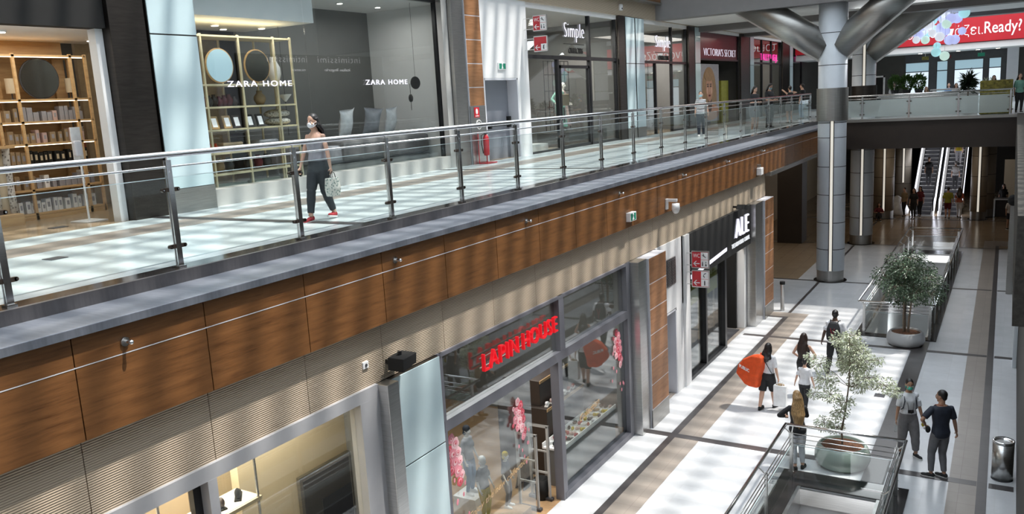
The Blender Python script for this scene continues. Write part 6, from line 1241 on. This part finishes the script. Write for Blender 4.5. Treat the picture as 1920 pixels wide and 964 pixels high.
# flower stickers and script on the glass
def flowers(n, y, z, s, lab):
    t = thing('flower_sticker', lab, 'sticker', (-7.25, y, z)); r = random.Random(n)
    for i, (dy, dz, rr) in enumerate(((0, .50, .09), (.10, .38, .11), (-.08, .32, .09), (.02, .22, .12), (.16, .20, .10), (-.12, .15, .10), (.06, .06, .12), (.20, .04, .09), (-.05, -.04, .09), (.14, -.12, .11), (.24, -.22, .08), (.17, -.32, .09), (-.18, .40, .05), (-.22, .05, .05))):
        c = Vector((-7.345, y+dy*s, z+dz*s)); b = MB(); k = (i*5+n) % 3
        for q in range(5):
            a = q*2*math.pi/5+i; b.ell(c+Vector((0, math.cos(a)*rr*.45*s, math.sin(a)*rr*.45*s)), (.003, rr*.62*s, rr*.62*s), 12, 6)
        o = obj('rose', b, ('petal_pale', 'petal_pink', 'petal_red')[k], t, smooth=True)
        for w, (f, m) in enumerate(((.62, 'petal_pink'), (.42, 'petal_pale' if k != 2 else 'petal_red'), (.22, 'petal_red' if k != 2 else 'petal_deep'))): obj('rose_heart', MB().ell(c+Vector((.003+.001*w, r.uniform(-.01, .01), r.uniform(-.01, .01))), (.002, rr*f*s, rr*f*.85*s), 12, 6), m, o, smooth=True)
    for i in range(8):
        c = Vector((-7.345, y+r.uniform(-.4, .4)*s, z+r.uniform(-1.0, -.2)*s)); obj('petal', MB().ell(c, (.002, .03*s, .045*s), 8, 5), 'petal_pink', t, smooth=True)
plain('petal_pale', (.78, .50, .52), .5); plain('petal_pink', (.68, .24, .29), .5); plain('petal_red', (.55, .06, .09), .5); plain('petal_deep', (.40, .03, .06), .5)
flowers(1, 9.95, 2.15, .95, 'pink and red rose sticker at the left of the red lettered shop glass'); flowers(0, 12.0, 2.1, .85, 'pink rose sticker in the middle of the red lettered shop glass'); flowers(2, 16.35, 2.15, .95, 'pink rose sticker at the top right of the red lettered shop glass')
sign_text('window_lettering', 'Enjoy the new collection', 'gold script lettering along the left glass of the red lettered shop', 'oak', (-7.38, 10.35, 1.05), .16, 2.0, .001, shear=.35, tilt=.12); sign_text('window_lettering', 'Collection', 'gold script lettering low on the right glass of the red lettered shop', 'oak', (-7.345, 14.4, 1.25), .2, .95, .002, shear=.35, tilt=.1)
# --- shoe shop interior
area('shoe_light', (-8.8, 5.8, 3.9), 1.6, 5, 300, (1, .9, .72))
struct('wall_left', MB().box(-8.9, -8.75, 7.0, 9.1, 0, 4.0), 'interior_cream')
for i, (x0, y0, y1, z) in enumerate(((-8.7, 5.9, 6.9, 2.9), (-8.75, 4.4, 5.5, 3.15), (-9.4, 5.0, 6.4, 3.3))):
    t = thing('shoe_shelf', 'backlit cream glass shoe shelf in the lower left shop, %s' % ('right one', 'left one', 'rear one')[i], 'shelf', (x0, y0, z)); obj('board', MB().box(x0, x0+.5, y0, y1, z-.05, z), 'interior_cream', t, .004); obj('lit_top', MB().box(x0+.03, x0+.47, y0+.03, y1-.03, z, z+.008), 'led_dim', t); obj('upright', MB().tube((x0+.48, y0+.05, 0), (x0+.48, y0+.05, 3.95), .018).tube((x0+.48, y1-.05, 0), (x0+.48, y1-.05, 3.95), .018), 'dull_steel', t)
    for j in range(3):
        o = thing('shoe', 'dark shoe on the %s shoe shelf of the lower left shop, %s along it' % (('right', 'left', 'rear')[i], ORD[j]), 'shoe', (x0+.28, y0+.2+j*.3, z+.008), rnd.uniform(0.5, 2), 'dark shoes on the cream glass shelves'); obj('upper', MB().ell((0, .03, .05), (.045, .12, .04)).ell((0, -.06, .09), (.04, .06, .07)), ('black', 'hair_brown')[j % 2], o, smooth=True, world=False); obj('sole', MB().box(-.045, .045, -.12, .15, 0, .02), 'black', o, world=False)
t = thing('wall_screen', 'large dark blue wall screen in a grey frame in the lower left shop window', 'screen', (-8.7, 8.5, 1.0)); obj('frame', MB().box(-8.74, -8.68, 8.0, 9.08, .9, 2.55), 'dull_steel', t); obj('screen', MB().box(-8.68, -8.67, 8.06, 9.04, .96, 2.48), 'charcoal', t); obj('blue_half', MB().box(-8.67, -8.665, 8.4, 9.04, .96, 2.05), 'cloth_navy', t)
# --- shop beyond the corner, lower level
t = thing('book_stand', 'small stand of stacked items with red base left of the nearest column', 'stand', (-9.2, 36.2, 0)); obj('base', MB().box(-9.4, -9.0, 35.9, 36.5, 0, .4), 'cloth_rust', t); obj('post', MB().box(-9.22, -9.17, 35.95, 36.45, .4, 1.6), 'dark_brown', t)
for z in (.6, .9, 1.2, 1.5): obj('tray', MB().box(-9.4, -9.0, 35.92, 36.48, z, z+.14), 'interior_cream', t)
solo('entrance_mat', MB().box(-10.8, -8.6, 30.3, 33.8, .006, .012), 'cloth_rust', 'terracotta mat on the floor left of the nearest column', 'mat')
area('corridor_light', (-10, 38, 4.7), 3, 8, 60, (1, .82, .6)); area('corridor_light', (-4, 48, 4.7), 5, 5, 60, (1, .82, .62)); area('corridor_light', (-3, 58, 4.7), 6, 3, 8, (1, .9, .8))
area('gallery_fill', (-10.5, 40, 10.5), 2, 8, 120, (1, .93, .85)); area('gallery_fill', (-3.5, 39.0, 10.5), 5, 2, 260, (.95, .97, 1), (math.radians(-25), 0, 0)); area('gallery_fill', (-3, 55, 13.2), 10, 8, 900, (.9, .95, 1.0))  # added fill lamps, lifting the brightness of the far upper gallery
# ------------------------------------------------------------------ planters and trees
def leaf(mb, c, d, L, w, r):
    d = d.normalized(); s = d.cross(Vector((r.uniform(-1, 1), r.uniform(-1, 1), r.uniform(.3, 1)))).normalized(); n = s.cross(d)
    a = c; b = c+d*L*.5+s*w*.5+n*L*.06; e = c+d*L-n*L*.1; f = c+d*L*.5-s*w*.5+n*L*.06; m = c+d*L*.5-n*w*.12
    mb.add([a, b, e, f, m], [(0, 1, 4), (1, 2, 4), (2, 3, 4), (3, 0, 4)])
def planter(x, y, r, h, mat, label, sy=1.0):
    t = thing('planter', label, 'planter', (x, y, 0)); b = MB(); n = 48
    prof = [(r*.80, 0.002), (r*.92, .05), (r, h*.38), (r*.99, h*.6), (r*.90, h*.88), (r*.84, h*.97), (r*.80, h), (r*.765, h*.97), (r*.75, h*.84)]
    b.loft([[Vector((x+q*math.cos(2*math.pi*i/n), y+q*sy*math.sin(2*math.pi*i/n), z)) for i in range(n)] for q, z in prof]); obj('bowl', b, mat, t, smooth=True)
    so = MB(); so.loft([[Vector((x+q*math.cos(2*math.pi*i/n), y+q*sy*math.sin(2*math.pi*i/n), z)) for i in range(n)] for q, z in ((r*.755, h*.82), (r*.755, h*.88), (r*.4, h*.93), (r*.05, h*.95))]); obj('soil', so, 'soil', t); return t
planter(-2.75, 17.22, .545, .46, 'pot_sage', 'large round sage green planter behind the near balustrade')
planter(-2.50, 26.45, .53, .42, 'pot_grey', 'large round grey planter in front of the far floor opening')
def tree(name, label, x, y, z0, pts, trunk_r, clusters, n_leaf, L, w, mat, bark='bark', seed=1, stems=1, droop=.2):
    r = random.Random(seed); t = thing(name, label, 'tree', (x, y, z0)); b = MB()
    for s in range(stems):
        o = Vector((r.uniform(-.06, .06), r.uniform(-.06, .06), 0)) if stems > 1 else Vector()
        P_ = [Vector((x+p[0], y+p[1], z0+p[2]))+o*(1+i*.4) for i, p in enumerate(pts)]; b.path(P_, [trunk_r*(1-.6*i/(len(P_)-1)) for i in range(len(P_))], 8)
    top = [Vector((x+p[0], y+p[1], z0+p[2])) for p in pts]; lf = MB()
    tot = sum(c[3]**2 for c in clusters)
    for cx, cy, cz, cr in clusters:
        c = Vector((x+cx, y+cy, z0+cz)); near = min(top[1:], key=lambda p: (p-c).length+max(0, p.z-c.z)*2)
        b.path([near, near.lerp(c, .5)+Vector((0, 0, .05)), c], [trunk_r*.3, trunk_r*.2, trunk_r*.1], 6)
        for k in range(int(n_leaf*cr*cr/tot)):
            v = Vector((r.gauss(0, 1), r.gauss(0, 1), r.gauss(0, .8))); v = v.normalized()*cr*(r.random()**.45); v.z *= .8
            d = v.normalized()+Vector((r.uniform(-.6, .6), r.uniform(-.6, .6), r.uniform(-.7, .4)-droop))
            leaf(lf, c+v, d, L*r.uniform(.7, 1.2), w, r)
            if k % 22 == 0: b.path([c, c+v*.6+Vector((0, 0, .02)), c+v], [.005, .004, .002], 4)
    obj('trunk', b, bark, t); obj('foliage', lf, mat, t); return t
r = random.Random(5)
cl = [(.10+.1*math.sin(i), r.uniform(-.3, .3), z, cr) for i, (z, cr) in enumerate(((2.15, .26), (2.0, .3), (1.8, .34), (1.65, .3)))]
cl += [(-.45, 0, 1.72, .2), (-.68, .1, 1.80, .12), (.45, -.1, 1.55, .25), (.75, .1, 1.38, .22), (.95, 0, 1.30, .14), (-.35, .1, 1.35, .24), (-.2, -.2, 1.15, .2), (.25, .2, 1.3, .22), (.05, 0, .95, .18), (-.05, -.1, .75, .18), (-.35, -.05, .45, .20), (-.15, .1, .35, .18), (.15, 0, 2.38, .16), (-.1, .1, 2.25, .2), (-.55, -.1, 1.1, .14), (.6, 0, 1.9, .15)]
tree('potted_tree', 'pale variegated young tree in the sage green planter', -2.75, 17.22, .40, [(0, 0, 0), (-.02, 0, .35), (.05, 0, .8), (.10, 0, 1.3), (.12, 0, 1.8), (.1, 0, 2.4)], .022, cl, 6500, .058, .026, 'leaf_pale', 'bark', 3)
cl = [(math.cos(i*2.4)*rr, math.sin(i*2.4)*rr, z, .40) for i, (rr, z) in enumerate(((.1, 2.25), (.35, 2.1), (.4, 2.0), (.55, 1.85), (.6, 1.7), (.6, 1.75), (.65, 1.5), (.6, 1.5), (.7, 1.45), (.3, 1.6), (.55, 1.3), (.5, 1.25), (.2, 1.9), (.65, 1.25), (.35, 1.0), (.2, 1.4)))]
tree('potted_tree', 'dark green bushy tree with several stems in the grey planter', -2.50, 26.45, .36, [(0, 0, 0), (0, 0, .5), (0.03, 0, 1.0), (.05, 0, 1.6), (.0, 0, 2.1)], .035, cl, 6500, .085, .04, 'leaf_dark', 'bark', 8, 4, .4)

# ------------------------------------------------------------------ escalators at the far end of the lower hall
def escalator(x0, x1, y0, label):
    t = thing('escalator', label, 'escalator', ((x0+x1)/2, y0, 0)); sl = .577; n = 22; st = .36; rise = st*sl
    w = MB()
    for i in range(n):
        w.box(x0+.16, x1-.16, y0+.6+i*st, y0+.6+(i+1)*st+.02, i*rise-.05 if i else 0.01, (i+1)*rise)
    obj('steps', w, 'charcoal', t)
    e = MB()
    for i in range(n): e.box(x0+.18, x1-.18, y0+.595+i*st, y0+.61+i*st, (i+1)*rise-.03, (i+1)*rise+.003)
    obj('step_edges', e, 'steel', t)
    obj('landing_plate', MB().box(x0, x1, y0-.3, y0+.6, 0.001, .02), 'steel', t)
    L = n*st
    for x, q in ((x0, 1), (x1, -1)):
        poly = [(y0-.1, 0), (y0-.15, .75), (y0, .95), (y0+.5, 1.0), (y0+.6+L, 1.0+L*sl), (y0+.6+L, L*sl-.1), (y0+.6, -.0)]
        obj('balustrade', MB().prism(poly, 'x', x-.015 if q > 0 else x-.005, x+.005 if q > 0 else x+.015), 'led_white', t)
        obj('skirt', MB().prism([(y0, 0), (y0+.6, .15), (y0+.6+L, .2+L*sl), (y0+.6+L, L*sl-.3), (y0+.6, 0)], 'x', x+.01*q, x+.14*q), 'dull_steel', t)
        obj('handrail', MB().path([(x, y0-.1, .3), (x, y0-.17, .75), (x, y0-.02, .97), (x, y0+.5, 1.03), (x, y0+.6+L, 1.03+L*sl)], .035, 8), 'black', t, smooth=True)
    return t
escalator(-4.95, -3.80, 53.2, 'left escalator with lit side panels at the far end'); escalator(-3.55, -2.40, 53.2, 'right escalator with lit side panels at the far end')
for lab, y, x, fc, tp, bt, H in (('person in yellow shirt standing high on the right escalator', 58.0, -2.85, (0, 1), 'cloth_yellow', 'trouser_grey', 1.7), ('person with white cap and blue backpack on the right escalator', 55.6, -2.85, (0, 1), 'cloth_white', 'cloth_black', 1.68), ('person in black coat standing on the left escalator', 56.0, -4.3, (0, -1), 'cloth_black', 'cloth_black', 1.7)):
    z = (int((y-53.8)/.36)+1)*.36*.577
    human('person', lab, (x, y, z), fc, H, 'f', hairm='hair_white' if 'cap' in lab else 'hair_black', hairstyle='short', top=tp, bottom=bt, vox=.018, sleeve=.5)
solo('cone_cover', MB().lathe((-5.75, 53.6, 0.02), [(.62, 0), (.66, .25), (.5, .6), (.26, .95), (.05, 1.1)], 28), 'white_plastic', 'white rounded cone-shaped cover left of the escalators', 'cover', None, 0, True)
t = thing('hanging_sign', 'dark red hanging sign with pictograms before the escalators', 'sign', (-4.0, 52.5, 3.9)); obj('board', MB().box(-4.55, -3.5, 52.47, 52.53, 4.05, 4.55), 'cloth_maroon', t); obj('pictogram', MB().box(-4.3, -4.1, 52.45, 52.47, 4.2, 4.4).box(-3.95, -3.75, 52.45, 52.47, 4.2, 4.4), 'cloth_rust', t); obj('rod', MB().tube((-4.4, 52.5, 4.55), (-4.4, 52.5, 4.8), .015).tube((-3.65, 52.5, 4.55), (-3.65, 52.5, 4.8), .015), 'dull_steel', t)
t = thing('serving_counter', 'long counter with steel rail in the dark far right of the lower hall', 'counter', (-.3, 53.5, 0)); obj('body', MB().box(-1.0, .25, 53.3, 53.8, 0, .95), 'charcoal', t); obj('top_rail', MB().box(-1.05, .3, 53.2, 53.85, .95, 1.02), 'steel', t); obj('post', MB().box(-.8, -.72, 53.2, 53.29, 0, .95), 'steel', t)
solo('lit_screen', MB().box(-.4, .25, 60, 60.1, 0, 2.6), 'interior_cream', 'dim yellowish panel deep in the far right of the lower hall', 'panel')
t = thing('phone_kiosk', 'dark dispenser post standing at the right wall edge', 'post', (.12, 34.0, 0)); obj('post', MB().box(.0, .2, 34.0, 34.2, 0, 3.3), 'dull_steel', t, .01); obj('head', MB().ell((.08, 33.95, 3.4), (.16, .14, .2)), 'black', t, smooth=True)
# ------------------------------------------------------------------ far upper gallery: kiosk, plants, mossy cube, people
t = thing('cafe_counter', 'long white cafe counter behind the frosted far railing', 'counter', (-3.6, 44, 6.1))
obj('front', MB().box(-5.6, -1.5, 44.4, 45.4, 6.1, 7.0), 'soffit_white', t); obj('worktop', MB().box(-5.7, -1.4, 44.3, 45.5, 7.0, 7.08), 'white_plastic', t, .01); obj('plinth', MB().box(-5.5, -1.6, 44.45, 45.3, 6.1, 6.2), 'charcoal', t); obj('raised_top', MB().box(-3.5, -2.2, 44.7, 45.4, 7.2, 7.26).box(-3.4, -3.3, 44.8, 45.3, 7.08, 7.2).box(-2.4, -2.3, 44.8, 45.3, 7.08, 7.2), 'white_plastic', t)
solo('moss_screen', MB().box(-1.35, -.12, 42.0, 42.9, 6.12, 7.55), 'moss', 'square moss covered box screen behind the far railing, at right', 'planter box', None, .03)
def bush(x, y, z, rx, rz_, n, L, w, mat, label, seed, pot=None):
    r = random.Random(seed); t = thing('potted_plant', label, 'plant', (x, y, z)); lf = MB()
    for k in range(n):
        v = Vector((r.gauss(0, 1), r.gauss(0, 1), r.gauss(0, 1))).normalized()*(r.random()**.35); c = Vector((x+v.x*rx, y+v.y*rx, z+rz_+v.z*rz_)); leaf(lf, c, v+Vector((0, 0, .3)), L*r.uniform(.7, 1.3), w, r)
    obj('foliage', lf, mat, t); obj('stem', MB().tube((x, y, z), (x, y, z+rz_), .03, .015), 'bark', t)
    obj('pot', MB().lathe((x, y, pot if pot is not None else z-.25), [(.14, 0), (.2, (z-(pot if pot is not None else z-.25)))], 16), 'charcoal', t); return t
for i in range(3): bush(-5.05+i*.52, 45.0, 7.32, .25, .33, 420, .14, .07, 'leaf_green', 'round bushy green plant on the cafe counter, %s of three' % ('left', 'middle', 'right')[i], 20+i, 6.95 if False else 7.08)
# spiky dark plant
t = thing('potted_plant', 'spiky dark leaved plant left of the moss covered box', 'plant', (-1.85, 43.2, 6.12)); r = random.Random(9); lf = MB()
for k in range(260):
    a = r.uniform(0, 6.28); el = r.uniform(-.5, 1.4); d = Vector((math.cos(a)*math.cos(el), math.sin(a)*math.cos(el), math.sin(el))); leaf(lf, Vector((-1.85, 43.2, 7.25+r.uniform(-.1, .45)))+d*.05, d, r.uniform(.3, .5), .06, r)
obj('foliage', lf, 'leaf_black', t); obj('trunk', MB().tube((-1.85, 43.2, 6.4), (-1.85, 43.2, 7.5), .03), 'bark', t); obj('pot', MB().lathe((-1.85, 43.2, 6.12), [(.16, 0), (.22, .4)], 20), 'pot_grey', t)
bush(-1.12, 45.9, 7.0, .34, .3, 260, .12, .03, 'leaf_pale', 'pale feathery plant behind the moss covered box', 31, 6.12)
bush(-1.9, 45.0, 7.1, .22, .28, 160, .16, .05, 'leaf_black', 'small dark plant at the back of the cafe counter', 32, 7.05)
t = thing('menu_stand', 'white standing frame at the left of the bushy plants', 'frame', (-6.0, 46, 6.1)); obj('frame', MB().box(-6.3, -6.22, 46, 46.05, 6.1, 8.05).box(-5.72, -5.64, 46, 46.05, 6.1, 8.05).box(-6.3, -5.64, 46, 46.05, 7.97, 8.05).box(-6.3, -5.64, 46, 46.05, 6.95, 7.03), 'white_plastic', t); obj('backing', MB().box(-6.22, -5.72, 46.02, 46.03, 7.03, 7.97), 'black', t)
for lab, loc, fc, H, tp, bt, hm in (('person in black behind the white standing frame', (-6.0, 47.2, 6.1), (0, -1), 1.65, 'cloth_black', 'cloth_black', 'hair_blonde'), ('person in white at the left end of the cafe counter', (-5.35, 47.0, 6.1), (.3, -1), 1.6, 'cloth_white', 'cloth_black', 'hair_black'),
    ('blonde person seated behind the cafe counter middle', (-4.1, 50.0, 6.1), (0, -1), 1.6, 'cloth_tan', 'cloth_black', 'hair_blonde'), ('person in white shirt seated by the windows behind the cafe counter', (-2.75, 51.0, 6.1), (.1, -1), 1.72, 'cloth_white', 'cloth_black', 'hair_brown'), ('person in blue shirt seated far behind the cafe counter', (-3.4, 56.0, 6.1), (0, -1), 1.72, 'jeans_blue', 'cloth_black', 'hair_black'),
    ('dark haired person behind the moss covered box', (-.95, 47.5, 6.1), (0, -1), 1.66, 'cloth_rust', 'cloth_black', 'hair_black'), ('person in pale green top with dark bag at the right end of the far railing', (.12, 42.3, 6.12), (.3, -1), 1.66, 'cloth_mint', 'cloth_black', 'hair_brown')):
    kw = dict(hip=(0, 0, -.36), footL=(-.12, .42, 0, 0), footR=(.12, .40, 0, 0), handL=(-.15, .34, .75), handR=(.15, .34, .75)) if 'seated' in lab else {}
    human('person', lab, loc, fc, H, 'f', hairm=hm, hairstyle='long', hairlen=.25, top=tp, bottom=bt, sleeve=.5, vox=.018, **kw)
for i, x in enumerate((-4.1, -2.75, -3.4)): solo('stool', MB().lathe((x, (50.1, 51.1, 56.1)[i], 6.1), [(.18, 0), (.03, .03), (.03, .38), (.18, .40), (.18, .43)], 16), 'charcoal', 'dark stool behind the cafe counter, under the %s' % ('blonde person', 'person in white shirt', 'person in blue shirt')[i], 'stool')
for i, x in enumerate((-5.2, -3.9, -2.0)): 
    t = thing('exit_sign', 'small hanging sign above the far windows, %s of three' % ('left', 'middle', 'right')[i], 'sign', (x, 62, 9.0)); obj('board', MB().box(x-.2, x+.2, 62, 62.04, 9.0, 9.22), ('moss', 'cloth_maroon', 'green_sign')[i], t); obj('rod', MB().tube((x, 62.02, 9.22), (x, 62.02, 9.46), .01), 'steel', t)
for i, x in enumerate((-5.5, -4.4, -3.3, -2.2, -1.1)): ceil_spot(x, 62, 9.45, 'round downlight in the pale soffit under the red banner, %s from the left' % ORD[i], 'downlights under the red banner', .12)
ceil_spot(-6.6, 36.8, 10.8, 'warm round downlight in the white soffit right of the nearest column', None, .14); 
# ------------------------------------------------------------------ chandelier of glass discs
t = thing('chandelier', 'cascading chandelier of glowing pale blue and mint globes before the red banner', 'chandelier', (-3.2, 46, 12.8))
glb = [(1755, 98, .19), (1771, 105, .19), (1757, 86, .15), (1735, 75, .17), (1718, 75, .15), (1780, 75, .2), (1790, 74, .2), (1760, 60, .22), (1747, 38, .22), (1722, 66, .2), (1731, 58, .2), (1764, 52, .2), (1775, 45, .19), (1762, 69, .19), (1783, 35, .21), (1795, 34, .21), (1771, 23, .22), (1808, 24, .22), (1804, 58, .16), (1741, 47, .22), (1729, 50, .19), (1752, 55, .17), (1768, 39, .14), (1765, 64, .2), (1758, 30, .2), (1748, 62, .16), (1738, 66, .14), (1772, 58, .2)]
cols = ['bubble_blue', 'bubble_mint', 'bubble_white', 'bubble_cyan']
cy, sy_ = math.cos(YAW), math.sin(YAW)
def at(px, py, Y):
    d = _F+_R2*((px-960)/FPX)-_U2*((py-482)/FPX); k = Y/d.y; return Vector((d.x*k, d.y*k, 7.73+d.z*k))
r = random.Random(4)
for i, (px, py, rad) in enumerate(glb):
    rad *= 1.12; p = at(px, py, 45.2+r.uniform(-.7, .9)); b = obj('globe', MB().ell(p, rad, 20, 14), cols[(0, 2, 0, 1, 2, 0, 0, 2, 3)[i % 9]] if i > 3 else cols[3-i % 2*2], t, smooth=True); obj('cord', MB().tube((p.x, p.y, p.z+rad), (p.x, p.y, 12.95), .006, n=5), 'steel', b)
obj('ceiling_plate', MB().lathe((-3.2, 45.4, 12.9), [(1.6, 0), (1.6, .08)], 40), 'steel', t)
